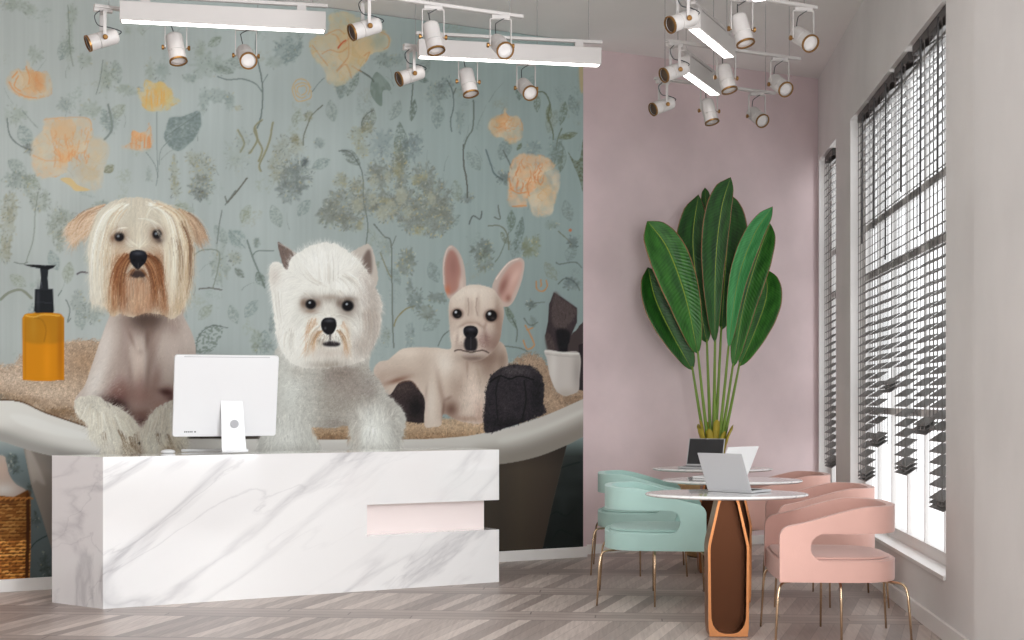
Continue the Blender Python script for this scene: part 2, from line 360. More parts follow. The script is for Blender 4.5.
def paint_mural():
    A = Art(); r = A.rng
    # wallpaper ground
    def ramp(v, pts):
        xs = [p[0] for p in pts]; return np.stack([np.interp(v, xs, [p[1][i] for p in pts]) for i in range(3)], -1).astype(np.float32)
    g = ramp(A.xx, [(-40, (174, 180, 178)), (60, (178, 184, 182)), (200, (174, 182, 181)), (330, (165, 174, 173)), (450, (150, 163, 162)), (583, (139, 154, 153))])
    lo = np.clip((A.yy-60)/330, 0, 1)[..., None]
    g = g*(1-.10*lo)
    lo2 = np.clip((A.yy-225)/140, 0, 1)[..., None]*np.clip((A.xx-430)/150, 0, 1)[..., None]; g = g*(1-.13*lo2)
    st = A.noise(2.0, 60, 1)*.5+A.noise(5, 120, 2)*.5-.5
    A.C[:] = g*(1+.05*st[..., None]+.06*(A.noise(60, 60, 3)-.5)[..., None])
    worn = np.clip((A.noise(3, 4, 4)*.5+A.noise(8, 9, 5)*.5-.30)*3.2, 0, 1)
    fine = np.clip((A.noise(1.2, 1.2, 6)-.35)*2.4, 0, 1)
    dotty = np.clip((A.noise(1.7, 1.3, 11)-.38)*3.0, 0, 1)
    blot = np.clip((A.noise(5, 6, 15)-.3)*2.2, 0, 1)
    GRY, OLV, OCH, DRK = (122, 133, 130), (146, 147, 128), (168, 156, 116), (110, 115, 112)
    # faint scattered foliage
    for i in range(95):
        x, y = r.uniform(-40, 583), r.uniform(-15, 360)
        rx = r.uniform(5, 15); ry = r.uniform(6, 16); n = 11
        th = np.linspace(0, 6.28, n, False); rr = r.uniform(.4, 1.15, n)
        P = np.stack([x+np.cos(th)*rx*rr, y+np.sin(th)*ry*rr], 1)
        c = [(134, 147, 139), (144, 150, 132), (128, 140, 138), (150, 150, 132)][r.integers(4)]
        A.fill(P, np.array(c)*(1-.15*max(0, (x-300)/280)), .38, mod=worn*fine, feather=.6)
    for i in range(60):
        x, y = r.uniform(-40, 580), r.uniform(0, 350); a0 = r.uniform(-2.2, -.9); L = r.uniform(8, 26); c = r.uniform(-.5, .5)
        P = [(x+math.cos(a0+c*t)*L*t, y+math.sin(a0+c*t)*L*t) for t in (0, .33, .66, 1)]
        A.line(P, (118, 126, 122), r.uniform(.3, .8), .42, wob=.5, taper=True)
    def cluster(x, y, rx, ry, col, a=.6, dots=1.0, ochre=.3, n=13, tex=None, lo=.6):
        n = 22; th = np.linspace(0, 6.28, n, False)+r.uniform(0, 1); rr = np.where(np.arange(n) % 2 == 0, r.uniform(.85, 1.15, n), r.uniform(lo*.75, .9, n))
        Pg = np.stack([x+np.cos(th)*rx*rr, y+np.sin(th)*ry*rr], 1)
        A.fill(Pg, np.array(col)*.97, a*.8, mod=worn*.35+.3*blot+.35, feather=.5); A.fill(Pg, np.array(col)*.90, a*.5, mod=dotty*blot, feather=.3)
        k = int(rx*ry*.24*(.4+dots)); k = max(k, 4)
        for _ in range(k):
            t = r.uniform(0, 6.28); q = r.uniform(0, 1)**.55; px_, py_ = x+math.cos(t)*rx*q, y+math.sin(t)*ry*q
            u = r.random(); c = DRK if u < .42 else (np.array(col)*.86 if u < .72 else ((176, 178, 164) if u < .86 else np.array(col)))
            if ochre and r.random() < ochre*.4: c = OCH
            d = t+r.normal(0, .7); L_ = r.uniform(.8, 2.6)
            A.line([(px_, py_), (px_+math.cos(d)*L_*.5, py_+math.sin(d)*L_*.5), (px_+math.cos(d)*L_, py_+math.sin(d)*L_)], c, r.uniform(.4, 1.0), r.uniform(.18, .48)*min(1, a+.2))
    def leaf(x, y, L, W, ang, col, a=.7, vein=True):
        c, n = math.cos(ang), math.sin(ang)
        loc = [(0, 0), (.25, .75), (.6, 1), (.85, .5), (1, 0), (.85, -.5), (.55, -.9), (.25, -.7)]
        P = [(x+u*L*c-v*W*.5*n, y+u*L*n+v*W*.5*c) for u, v in loc]
        A.fill(P, col, a, mod=worn*.5+.5*fine, feather=.3)
        A.line([(x, y), (x+.5*L*c, y+.5*L*n), (x+L*c, y+L*n)], np.array(col)*.84, .4, a*.6)
        if vein:
            A.line([(x+u*L*c-v*W*.5*n, y+u*L*n+v*W*.5*c) for u, v in loc[:5]], np.array(col)*.86, .4, a*.45)
            A.fill(P, np.array(col)*.8, a*.6, mod=dotty)
    for (x, y, L_, W_, an, c_) in [(60, 60, 22, 14, -1.2, 0), (90, 45, 18, 10, -.4, 1), (20, 125, 24, 16, 1.1, 0), (8, 160, 22, 14, .6, 2), (40, 190, 22, 12, -2.4, 1), (115, 60, 24, 12, 1.4, 2), (125, 105, 20, 12, 2.4, 1), (110, 130, 22, 14, -1.9, 0), (185, 60, 20, 12, -2.6, 1), (228, 60, 24, 12, .2, 2), (240, 30, 20, 12, -.8, 1),
              (285, 62, 26, 14, -.9, 0), (300, 40, 20, 12, -1.8, 2), (300, 110, 18, 10, 1.9, 1), (330, 100, 22, 12, 1.4, 2), (345, 78, 22, 11, 1.8, 0), (395, 75, 20, 11, .4, 0), (430, 60, 22, 12, 2.2, 2), (440, 105, 24, 13, 1.7, 0), (460, 90, 20, 10, -.6, 1), (480, 170, 22, 13, -2.2, 2), (500, 160, 24, 14, -1.2, 0), (556, 110, 24, 12, 1.9, 1), (570, 95, 22, 11, 1.2, 0),
              (565, 200, 22, 12, 1.3, 2), (520, 235, 26, 13, 1.8, 0), (545, 262, 22, 12, 1.0, 1), (575, 245, 18, 12, 2.0, 0), (460, 215, 18, 10, 2.3, 2), (430, 262, 22, 13, 1.2, 0), (400, 285, 22, 12, -2.2, 0), (440, 320, 20, 12, 2.6, 2), (380, 262, 20, 11, 2.4, 1), (215, 225, 22, 12, 1.0, 2), (250, 205, 20, 11, 2.0, 1), (258, 300, 22, 12, 2.2, 0), (230, 305, 20, 11, 1.2, 2),
              (265, 330, 24, 14, 1.6, 0), (212, 305, 20, 11, 2.3, 1), (70, 262, 22, 12, 1.7, 1), (30, 320, 22, 12, -1.2, 0), (82, 330, 20, 12, -1.8, 2), (10, 275, 20, 12, .6, 1), (50, 250, 22, 12, 1.2, 0), (175, 205, 20, 11, .3, 1), (390, 120, 22, 12, -1.1, 2), (330, 160, 20, 11, 2.7, 0), (455, 180, 22, 12, 1.4, 1), (272, 205, 24, 13, 1.2, 2), (310, 200, 20, 12, 2.2, 0)]:
        leaf(x, y, L_, W_, an, np.array([(124, 138, 134), (142, 148, 128), (132, 143, 136)][c_])*(1-.14*max(0, (x-300)/280)), .42)
    # grey solid leaf and stems left
    PL = [(166, 128), (170, 118), (184, 116), (199, 111), (201, 124), (196, 136), (187, 146), (178, 151), (169, 146), (164, 137)]
    A.fill(PL, (118, 131, 130), .8, jag=.4, mod=worn*.4+.6, feather=.3); A.fill(PL, (104, 116, 114), .5, mod=dotty); A.line([(166, 136), (178, 128), (198, 114)], (98, 108, 106), .5, .5)
    A.line([(157, 112), (157, 150), (158, 172), (156, 186)], (110, 120, 118), .6, .6)
    A.line([(146, 152), (155, 165), (158, 178)], (106, 116, 112), .5, .6)
    A.line([(170, 140), (161, 150), (159, 165)], (110, 120, 116), .5, .6)
    cluster(149, 174, 3, 8, (120, 130, 124), .5, .5)
    for q in [(174, 172, 4.5, 19, OLV, .7), (176, 190, 5, 10, OLV, .7), (202, 168, 13, 16, (146, 150, 140), .8), (201, 188, 13, 13, (120, 126, 120), .8), (193, 158, 8, 8, OLV, .5)]: cluster(*q, dots=1.6, ochre=.7)
    cluster(200, 192, 7, 9, (90, 96, 95), .5, 3)
    # branch at 265
    BR = (108, 118, 116)
    A.line([(258, 20), (256, 50), (262, 80), (263, 100), (261, 118), (258, 128)], BR, 1.2, .75, wob=.6)
    A.line([(262, 92), (256, 84), (244, 79), (228, 79), (218, 76)], BR, .9, .7, wob=.5)
    A.line([(262, 84), (268, 74)], BR, .7, .6); A.line([(324, 78), (318, 84), (312, 92)], BR, .6, .7, wob=.4)
    for q in [(208, 65, 22, 14, (138, 150, 140), .5), (200, 50, 7, 12, (146, 154, 138), .5), (225, 68, 12, 6, (134, 146, 140), .5), (190, 78, 8, 5, (130, 142, 136), .6),
              (215, 95, 14, 8, (130, 142, 138), .55), (203, 100, 6, 14, (130, 142, 138), .5), (230, 102, 5, 10, (130, 142, 138), .5), (162, 71, 8, 10, (134, 148, 142), .6),
              (285, 50, 14, 16, (128, 142, 142), .6), (294, 42, 10, 12, (126, 140, 140), .5), (275, 62, 10, 6, (138, 148, 140), .5), (238, 108, 4, 3, OCH, .7)]: cluster(*q, dots=.25, ochre=.1)
    leaf(208, 46, 16, 9, -.6, (136, 148, 132), .7); leaf(215, 66, 20, 8, .35, (136, 146, 138), .6)
    # outlines 240..270
    for P in [[(262, 120), (254, 128), (258, 140), (262, 150), (258, 162)], [(238, 130), (244, 142), (240, 152)], [(255, 128), (257, 140), (250, 152), (248, 152)], [(273, 122), (270, 140), (266, 152), (260, 165), (262, 172)]]:
        A.line(P, (146, 142, 112), 1.8, .45, wob=.6); A.line(P, (110, 112, 104), .5, .5, wob=.6)
    cluster(236, 155, 14, 20, (150, 158, 148), .45, .5, .3, lo=.4); cluster(243, 138, 8, 10, (146, 154, 146), .4, .4, .4)
    A.line([(247, 178), (238, 190), (227, 203)], (104, 104, 96), 1.3, .8); A.line([(225, 196), (227, 203)], (104, 108, 100), 1, .7)
    for q in [(283, 150, 10, 16, (146, 148, 134), .6), (278, 168, 11, 18, (142, 142, 124), .6), (296, 175, 18, 20, (118, 126, 124), .85), (290, 190, 14, 14, (120, 128, 126), .7), (297, 148, 9, 9, (156, 156, 138), .6), (295, 138, 5, 5, (130, 124, 94), .8), (305, 162, 5, 6, (84, 92, 94), .7)]: cluster(*q, dots=1.2, ochre=.3)
    A.line([(303, 145), (304, 135), (308, 124), (312, 115), (323, 105)], (106, 108, 98), .9, .7)
    cluster(309, 116, 5, 6, (128, 126, 100), .7, 1.5); cluster(319, 143, 6, 6, (120, 130, 128), .6, .7)
    # the tall plant in the middle
    leaf(363, 132, 26, 14, -1.15, (132, 138, 126), .75); A.line([(363, 130), (362, 122), (367, 114), (374, 110)], (92, 98, 94), .7, .7)
    cluster(358, 135, 10, 9, OLV, .75, 1.6, .9); cluster(368, 128, 7, 7, (140, 136, 112), .7, 1.6, .9); cluster(362, 149, 8, 9, OLV, .6, 1.3, .9)
    leaf(360, 165, 24, 12, -2.45, (124, 132, 126), .8)
    A.line([(339, 151), (350, 152), (360, 166), (363, 178), (364, 200), (368, 225), (366, 246)], (92, 100, 96), .8, .7, wob=.3)
    leaf(402, 172, 50, 15, -1.62, (118, 130, 122), .8); cluster(399, 160, 7, 22, (134, 136, 116), .6, 1.2, 1.0)
    cluster(383, 145, 13, 18, (118, 130, 132), .55, .8, .1); cluster(411, 148, 12, 15, (112, 124, 126), .7, 1.1, .05)
    cluster(341, 180, 9, 8, (140, 138, 116), .75, 1.5, 1.2); cluster(357, 186, 9, 10, (132, 132, 116), .75, 1.6, 1)
    for q in [(400, 172, 11, 18), (379, 174, 13, 16), (424, 178, 13, 16), (437, 196, 16, 18), (425, 208, 20, 16), (404, 205, 16, 18), (385, 205, 16, 18), (365, 203, 14, 14), (345, 205, 20, 18), (435, 222, 18, 16), (413, 224, 14, 10), (445, 210, 10, 14), (330, 214, 14, 14), (350, 222, 14, 10)]:
        cluster(*q, (120, 124, 116), .85, 2.0, .5)
    for q in [(374, 181, 5, 9), (388, 177, 4, 8), (401, 196, 7, 9), (357, 205, 7, 9), (372, 199, 5, 8), (433, 200, 3.5, 7), (391, 208, 7, 9), (408, 213, 6, 8), (382, 214, 6, 9), (430, 198, 3, 8)]:
        cluster(*q, (168, 168, 152), .9, .2, .1, lo=.8)
    for q in [(416, 180, 6, 6), (398, 170, 6, 9), (424, 176, 5, 5), (385, 200, 6, 4), (420, 230, 7, 6), (360, 226, 4, 6)]: cluster(*q, (160, 146, 96), .5, .3, 2.5)
    A.line([(374, 224), (384, 236), (391, 242), (392, 275), (393, 330), (394, 348)], (92, 98, 92), .9, .75, wob=.15)
    A.line([(396, 236), (392, 246)], (100, 104, 96), .7, .6); A.line([(380, 252), (388, 272), (392, 278)], (120, 116, 90), .8, .7)
    cluster(406, 262, 10, 15, (112, 118, 110), .8, 1.8, .8); cluster(385, 248, 8, 12, (132, 140, 132), .5, .8, .3)
    A.line([(394, 326), (397, 318), (406, 309), (415, 306)], (128, 118, 84), 1, .7)
    cluster(416, 300, 9, 12, (104, 114, 110), .85, 1.5, .2); cluster(426, 312, 10, 8, (112, 118, 108), .85, 1.5, .4); cluster(437, 298, 11, 6, (104, 112, 106), .8, 1.5, .1); cluster(410, 290, 4, 12, (110, 120, 116), .7, 1, .1)
    cluster(410, 336, 5, 14, (110, 122, 120), .6, 1, .1); cluster(386, 336, 5, 10, (124, 130, 118), .5, 1, .2); A.line([(438, 346), (443, 336), (450, 330)], (84, 90, 86), .7, .7)
    # between the first two dogs
    leaf(245, 248, 24, 17, -2.3, (128, 141, 138), .9, False); A.line([(247, 240), (253, 258), (260, 275), (265, 288)], (112, 122, 118), 1.5, .7); A.line([(253, 255), (258, 251), (274, 251)], (108, 118, 114), .9, .7)
    leaf(257, 272, 16, 10, 1.1, (118, 130, 122), .8); cluster(257, 243, 4, 6, (118, 128, 122), .7)
    cluster(235, 258, 7, 7, (132, 134, 116), .7, 1.4, .5); leaf(235, 268, 13, 7, .8, (116, 124, 116), .7); cluster(220, 262, 10, 24, (134, 142, 132), .5, .7, .3, lo=.4)
    A.line([(199, 289), (210, 288), (222, 290)], (104, 104, 100), 1.2, .8); A.line([(193, 256), (203, 250), (219, 252), (218, 270), (213, 288)], (118, 124, 112), .9, .55, wob=.5)
    A.line([(222, 210), (219, 228), (217, 244)], (108, 114, 110), .8, .7, wob=.3); A.line([(225, 205), (230, 198), (236, 190)], (106, 112, 108), .8, .6)
    A.fill([(194, 352), (196, 338), (207, 326), (222, 326), (220, 340), (210, 352)], (112, 122, 114), .8, mod=dotty); A.line([(196, 352), (199, 336), (211, 326), (228, 328)], (94, 102, 98), .7, .7)
    cluster(257, 342, 7, 12, (124, 132, 114), .6, .8, .3); cluster(272, 325, 4, 10, (116, 126, 124), .6, .8, .1); cluster(266, 345, 8, 8, (118, 128, 124), .5, .7)
    # right side of the wallpaper
    A.line([(463, 145), (464, 165), (467, 180), (468, 198)], (90, 92, 86), 1.2, .85, wob=.4); A.line([(463, 150), (467, 138), (472, 128), (473, 112), (472, 100)], (98, 106, 100), 1.1, .7, wob=.8)
    cluster(467, 198, 7, 6, (96, 102, 98), .8, 1.6, .1); A.line([(469, 224), (473, 216), (480, 219), (482, 211)], (86, 92, 90), 1, .7)
    A.line([(447, 80), (452, 92), (453, 108), (450, 120), (451, 132)], (88, 98, 96), .8, .7, wob=.6); A.line([(456, 88), (453, 95)], (90, 98, 96), .8, .7)
    cluster(445, 88, 10, 12, (100, 112, 110), .5, 1.5, .1, lo=.3); cluster(460, 120, 4, 14, (112, 124, 120), .5, .8); cluster(435, 95, 10, 14, (108, 120, 116), .5, .8, lo=.4)
    A.line([(413, 84), (412, 96), (411, 105)], (90, 98, 92), .9, .7); leaf(411, 121, 22, 7, -1.4, (106, 118, 110), .8); leaf(418, 78, 11, 6, .3, (110, 124, 118), .8)
    A.fill([(376, 72), (388, 82), (391, 90), (383, 91), (382, 106), (374, 100), (370, 88)], (112, 126, 118), .85, mod=worn*.4+.6); A.line([(359, 70), (370, 77), (374, 82)], (96, 104, 98), 1.2, .8)
    leaf(347, 96, 26, 8, -1.1, (124, 136, 126), .6); cluster(340, 88, 6, 8, (124, 136, 130), .6)
    cluster(385, 60, 12, 8, (120, 132, 126), .6, .6, .2); cluster(398, 60, 8, 6, (118, 130, 126), .5)
    leaf(519, 100, 18, 9, -1.5, (106, 120, 112), .7); A.line([(535, 92), (545, 93), (550, 105), (548, 115), (552, 130), (553, 140)], (92, 100, 84), 1, .75, wob=.4)
    leaf(548, 122, 18, 6, -1.5, (112, 118, 92), .7); leaf(537, 112, 18, 7, -1.6, (104, 114, 98), .7); leaf(560, 125, 24, 8, -1.35, (110, 122, 108), .75); leaf(558, 138, 20, 7, -.25, (108, 114, 90), .8)
    A.line([(556, 150), (558, 138), (562, 128)], (96, 104, 92), .9, .7); leaf(553, 168, 28, 12, -1.3, (110, 122, 114), .6); leaf(560, 172, 26, 9, -1.45, (108, 118, 106), .6)
    A.fill([(568, 152), (574, 160), (580, 158), (583, 140), (583, 190), (579, 178)], (88, 94, 76), .9, mod=dotty*.5+.5)
    A.line([(486, 150), (491, 165), (494, 173), (503, 180)], (92, 106, 108), 1.2, .7, wob=.4); A.line([(503, 150), (509, 162), (512, 170)], (88, 96, 94), .9, .7); cluster(504, 178, 7, 8, (88, 96, 94), .7, 1.5, .1)
    leaf(517, 150, 8, 4, -1, (108, 118, 96), .8); cluster(533, 148, 8, 8, (106, 118, 118), .6, .8); cluster(555, 150, 10, 14, (112, 126, 122), .5, .4)
    A.line([(498, 205), (499, 212), (500, 219), (494, 217)], (92, 96, 90), .9, .7); A.line([(488, 226), (500, 226), (507, 234), (509, 250)], (104, 106, 92), .9, .7)
    leaf(510, 232, 22, 9, -1.5, (108, 122, 112), .8); leaf(515, 250, 34, 9, -1.35, (104, 118, 112), .7); cluster(551, 225, 8, 5, (108, 118, 104), .7, .7); A.line([(558, 231), (566, 238), (572, 244)], (100, 104, 88), .8, .7)
    cluster(573, 242, 5, 7, (76, 84, 84), .8, 2, .1); A.disc(570, 230, 1.6, 1.6, (176, 96, 62), .8); cluster(482, 250, 12, 12, (98, 106, 100), .85, 1.8, .3); cluster(484, 262, 10, 12, (104, 110, 98), .8, 1.5, .5); cluster(527, 248, 6, 12, (112, 116, 88), .7, 1, .6)
    leaf(501, 232, 16, 8, .9, (112, 118, 100), .6); cluster(536, 246, 5, 12, (120, 122, 90), .6, 1, .8)
    A.line([(495, 262), (500, 255), (506, 240), (509, 232)], (98, 106, 96), .8, .6); cluster(531, 305, 6, 5, (84, 92, 88), .8, 1.5, .1); A.line([(536, 303), (545, 302)], (88, 94, 90), .7, .7)
    for P in [[(556, 262), (560, 264), (575, 262), (582, 268)], [(558, 284), (566, 278), (575, 282), (580, 290)], [(512, 318), (517, 330), (516, 342)], [(524, 318), (530, 325), (538, 322)], [(505, 346), (520, 348), (528, 352)]]: A.line(P, (82, 90, 86), .8, .7, wob=.3)
    cluster(571, 284, 9, 7, (76, 84, 84), .7, 1.5, .1); leaf(505, 305, 26, 7, 1.1, (92, 104, 88), .7); cluster(533, 322, 4, 6, (86, 96, 88), .6)
    for P in [[(536, 281), (537, 289), (543, 291), (547, 286), (546, 280)], [(541, 280), (541, 287)], [(525, 325), (530, 334), (534, 345), (527, 349), (523, 340)], [(527, 330), (533, 328)]]: A.line(P, (168, 118, 76), 1, .75, wob=.2)
    for q in [(8, 225, 8, 27), (10, 205, 9, 14), (5, 250, 7, 14)]: cluster(*q, (146, 144, 124), .7, 1.3, .6, lo=.5)
    for q in [(56, 222, 10, 20), (60, 240, 6, 12), (40, 200, 12, 12), (66, 218, 12, 9)]: cluster(*q, (136, 142, 130), .6, 1.0, .4, lo=.5)
    A.line([(38, 192), (35, 215), (33, 240), (26, 262)], (122, 128, 118), .8, .6, wob=.6); A.line([(14, 262), (22, 264), (28, 262)], (110, 116, 110), .8, .7)
    A.line([(0, 300), (10, 292), (22, 290), (32, 298)], (124, 128, 114), 2.5, .4, wob=.5); A.line([(77, 274), (82, 272), (88, 273)], (94, 90, 92), 1.5, .8)
    cluster(78, 302, 7, 14, (124, 132, 126), .5, 1.2); A.line([(58, 296), (62, 290)], (100, 108, 104), .7, .7); cluster(93, 312, 12, 12, (126, 134, 126), .5, 1.2); A.line([(66, 300), (70, 310), (68, 322), (71, 318)], (96, 104, 100), .8, .7, wob=.4)
    cluster(103, 206, 14, 5, (122, 132, 122), .6, 1.2)
    for q in [(70, 43, 4, 30), (66, 45, 8, 10), (72, 15, 6, 12), (110, 75, 9, 14), (105, 80, 6, 18), (35, 55, 8, 10), (15, 5, 16, 8), (30, 10, 8, 6), (90, 110, 12, 10), (15, 115, 12, 12), (85, 60, 8, 9), (150, 70, 6, 12), (128, 90, 14, 6), (128, 30, 5, 5), (140, 29, 4, 4)]: cluster(*q, (142, 151, 138), .5, .4, .2, lo=.5)
    A.line([(68, 5), (69, 30), (70, 50), (73, 66)], (118, 126, 116), .8, .5, wob=.3); A.line([(103, 60), (100, 80), (96, 95)], (112, 120, 112), .7, .6)
    A.line([(7, 118), (10, 135), (20, 145), (32, 150)], (104, 112, 110), 1, .7, wob=.3); cluster(29, 149, 5, 6, (92, 98, 96), .7, 2); A.line([(22, 110), (32, 122), (38, 128)], (118, 126, 122), .7, .5)
    cluster(15, 180, 14, 10, (122, 132, 126), .6, 1.2); cluster(30, 185, 10, 12, (132, 140, 128), .5, 1); leaf(104, 172, 12, 9, -.6, (136, 136, 112), .8); A.line([(108, 104), (112, 128), (104, 140)], (116, 124, 120), 2, .4)
    cluster(110, 122, 10, 12, (136, 146, 142), .5, .6); cluster(65, 105, 8, 8, (120, 130, 126), .5, 1)
    # orange flowers
    P_min = lambda P: np.min(np.array(P, float), 0); P_max = lambda P: np.max(np.array(P, float), 0)
    def flower(P, col, edge, a=.85, pale=None):
        A.fill(P, col, a*.8, jag=.8, mod=worn*.5+.5, feather=.4)
        A.fill(P, edge, .42, jag=.7, mod=np.clip((A.noise(3.2, 4.5, 21)-.45)*3, 0, 1)*fine)
        A.fill(P, (196, 190, 172), .35, mod=np.clip((A.noise(6, 8, 23)-.5)*3, 0, 1))
        M = A.full(P, jag=.5)
        if pale is not None: A.blob(*pale, (172, 176, 166), .7, clip=M)
        q0, q1 = P_min(P), P_max(P); cx, cy = (q0+q1)/2; hx, hy = (q1-q0)/2
        keep = A.C.copy()
        for k in range(16):
            th = r.uniform(0, 6.28); d = r.uniform(.1, .75); x, y = cx+math.cos(th)*hx*d, cy+math.sin(th)*hy*d
            rr = r.uniform(.22, .42); an = th+r.uniform(-.5, .5)+1.57; w_, h_ = hx*rr*1.3, hy*rr
            t = np.linspace(0, 6.28, 9, False); jj = r.uniform(.8, 1.2, 9)
            pet = np.stack([x+(np.cos(t)*w_*math.cos(an)-np.sin(t)*h_*math.sin(an))*jj, y+(np.cos(t)*w_*math.sin(an)+np.sin(t)*h_*math.cos(an))*jj], 1)
            A.fill(pet, np.array([col, edge, (206, 186, 156), (190, 178, 156)][r.integers(4)])*r.uniform(.96, 1.05), .30, mod=worn*.4+.6, feather=.6)
            arc = A.smooth(pet, 4)[:int(r.uniform(10, 20))]; A.line(arc, np.array(edge)*.95, r.uniform(.4, .9), r.uniform(.15, .36), wob=.4, taper=True)
        A.C[:] = keep*(1-M[..., None])+A.C*M[..., None]
        Q = A.smooth(P, 4); k = len(Q)
        for i in range(0, k, 3):
            if r.random() < .3: A.line(Q[i:i+3] if i+3 < k else Q[i:], np.array(edge)*.97, .7, .3, wob=.8)
    OR, OE = (202, 168, 128), (206, 142, 92)
    flower([(6, 81), (15, 69), (24, 70), (28, 61), (32, 70), (40, 72), (49, 74), (52, 92), (47, 96), (40, 99), (26, 99), (14, 93)], OR, OE, .8, (33, 80, 10, 10))
    for P in [[(9, 82), (14, 90), (24, 96), (36, 98)], [(26, 66), (29, 76), (28, 84)], [(12, 78), (17, 72)], [(18, 76), (14, 86), (20, 92)]]: A.line(P, OE, 1.1, .5, wob=.7)
    flower([(44, 120), (55, 118), (75, 118), (90, 120), (92, 133), (88, 148), (70, 160), (66, 172), (52, 177), (37, 176), (31, 158), (34, 140), (43, 130)], (200, 176, 146), (214, 160, 108), .85)
    flower([(70, 160), (88, 148), (92, 136), (103, 138), (110, 150), (104, 170), (101, 188), (85, 191), (72, 184), (66, 175)], (184, 174, 158), (196, 172, 134), .7)
    A.fill([(60, 179), (70, 178), (78, 185), (90, 190), (76, 191), (70, 186)], (206, 176, 122), .8)
    for i in range(34):
        x, y = r.uniform(50, 90), r.uniform(127, 157); A.line([(x, y), (x+r.uniform(-2, 2), y+4), (x+r.uniform(-3, 4), y+r.uniform(6, 11))], (206, 140, 92), r.uniform(.5, 1.0), .32, wob=.4)
    for P in [[(33, 155), (46, 161), (58, 161), (66, 163)], [(51, 130), (54, 145), (60, 156), (63, 163)], [(66, 160), (72, 152), (84, 152), (88, 140)], [(44, 120), (60, 118), (88, 119), (91, 132)]]: A.line(P, (206, 152, 108), .9, .34, wob=.5)
    flower([(137, 88), (144, 92), (145, 80), (154, 83), (162, 82), (172, 90), (174, 97), (180, 101), (172, 106), (168, 110), (150, 111), (142, 104)], (202, 182, 124), (212, 162, 86), .85)
    for i in range(10): x = r.uniform(146, 166); A.line([(x, r.uniform(88, 98)), (x+r.uniform(-2, 2), r.uniform(102, 109))], (212, 164, 92), .9, .6)
    flower([(122, 147), (130, 143), (133, 131), (141, 133), (148, 130), (149, 123), (153, 140), (150, 147), (142, 151)], (204, 172, 138), (216, 134, 72), .75)
    for i in range(12): x = r.uniform(130, 150); A.line([(x, r.uniform(134, 140)), (x+r.uniform(-2, 1), 148)], (208, 136, 84), .8, .4)
    flower([(330, 15), (344, 12), (360, 18), (366, 34), (372, 29), (386, 32), (391, 42), (386, 50), (372, 54), (366, 62), (359, 70), (352, 78), (345, 84), (335, 86), (327, 80), (324, 70), (312, 54), (310, 42), (318, 36), (328, 34)], (192, 180, 148), (204, 166, 110), .85, (350, 48, 8, 8))
    A.blob(378, 42, 9, 8, (150, 156, 140), .6)
    for P in [[(322, 54), (330, 50), (340, 52), (348, 47)], [(332, 34), (337, 36), (342, 44), (350, 38)], [(348, 34), (349, 48), (348, 58), (337, 70)], [(337, 71), (346, 64), (351, 78)], [(352, 66), (362, 72)], [(325, 35), (338, 30), (344, 34)], [(364, 56), (370, 52), (366, 62)], [(375, 30), (388, 36), (389, 46), (384, 50)], [(312, 45), (320, 56), (328, 66)]]: A.line(P, (194, 140, 96), .9, .36, wob=.5)
    A.line([(338, 48), (342, 43), (346, 40)], (190, 92, 62), 1.5, .6)
    for t in range(3):
        th = np.linspace(0, 6.0, 10)+t; A.line(np.stack([302+np.cos(th)*(11-3*t)*r.uniform(.8, 1.1, 10), 90+np.sin(th)*(11-3*t)*r.uniform(.8, 1.1, 10)], 1), (190, 160, 116), .9, .65)
    flower([(488, 125), (496, 116), (503, 114), (505, 108), (508, 116), (519, 117), (523, 134), (517, 142), (511, 144), (504, 138), (495, 136)], (188, 156, 118), (204, 130, 76), .9, (507, 128, 6, 7))
    flower([(516, 156), (530, 154), (545, 157), (556, 166), (546, 172), (540, 178), (536, 188), (528, 196), (526, 206), (510, 205), (508, 190), (509, 172)], (206, 168, 132), (206, 134, 82), .9)
    flower([(540, 176), (547, 170), (558, 172), (560, 186), (555, 200), (551, 215), (535, 216), (530, 206), (528, 196), (535, 188)], (188, 170, 150), (200, 162, 116), .8)
    for i in range(26):
        x, y = r.uniform(516, 544), r.uniform(158, 184); A.line([(x, y), (x+r.uniform(-3, 1), y+4), (x+r.uniform(-4, 2), y+r.uniform(6, 10))], (192, 118, 76), r.uniform(.5, 1.0), .34, wob=.4)
    for P in [[(510, 188), (518, 193), (527, 192)], [(511, 186), (509, 178)], [(530, 178), (527, 186), (529, 196)], [(526, 206), (512, 206)]]: A.line(P, (194, 126, 80), 1.0, .5, wob=.4)
    A.fill([(579, 64), (583, 64), (583, 92), (580, 88)], (176, 150, 104), .7, feather=.5)
    # below the tub
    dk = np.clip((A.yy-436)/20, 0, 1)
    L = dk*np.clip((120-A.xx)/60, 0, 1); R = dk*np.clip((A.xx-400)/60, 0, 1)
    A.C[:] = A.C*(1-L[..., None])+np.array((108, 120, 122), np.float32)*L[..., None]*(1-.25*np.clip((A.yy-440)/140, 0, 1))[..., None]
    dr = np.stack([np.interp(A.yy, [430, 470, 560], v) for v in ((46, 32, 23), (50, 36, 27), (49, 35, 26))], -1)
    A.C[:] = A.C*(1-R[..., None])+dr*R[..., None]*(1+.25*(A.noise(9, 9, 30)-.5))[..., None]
    for q in [(13, 462, 6, 9), (17, 470, 5, 5), (8, 458, 6, 5), (36, 520, 5, 10), (44, 565, 6, 14), (48, 575, 5, 10), (30, 488, 4, 6)]: cluster(*q, (58, 66, 62), .8, .8, .05, lo=.4)
    A.line([(28, 552), (36, 542), (48, 535)], (44, 58, 58), .8, .8)
    for P in [[(545, 520), (556, 512), (566, 516), (575, 508)], [(552, 540), (560, 530), (572, 535)], [(556, 470), (566, 466), (580, 462)]]: A.line(P, (18, 26, 24), 1.2, .6)
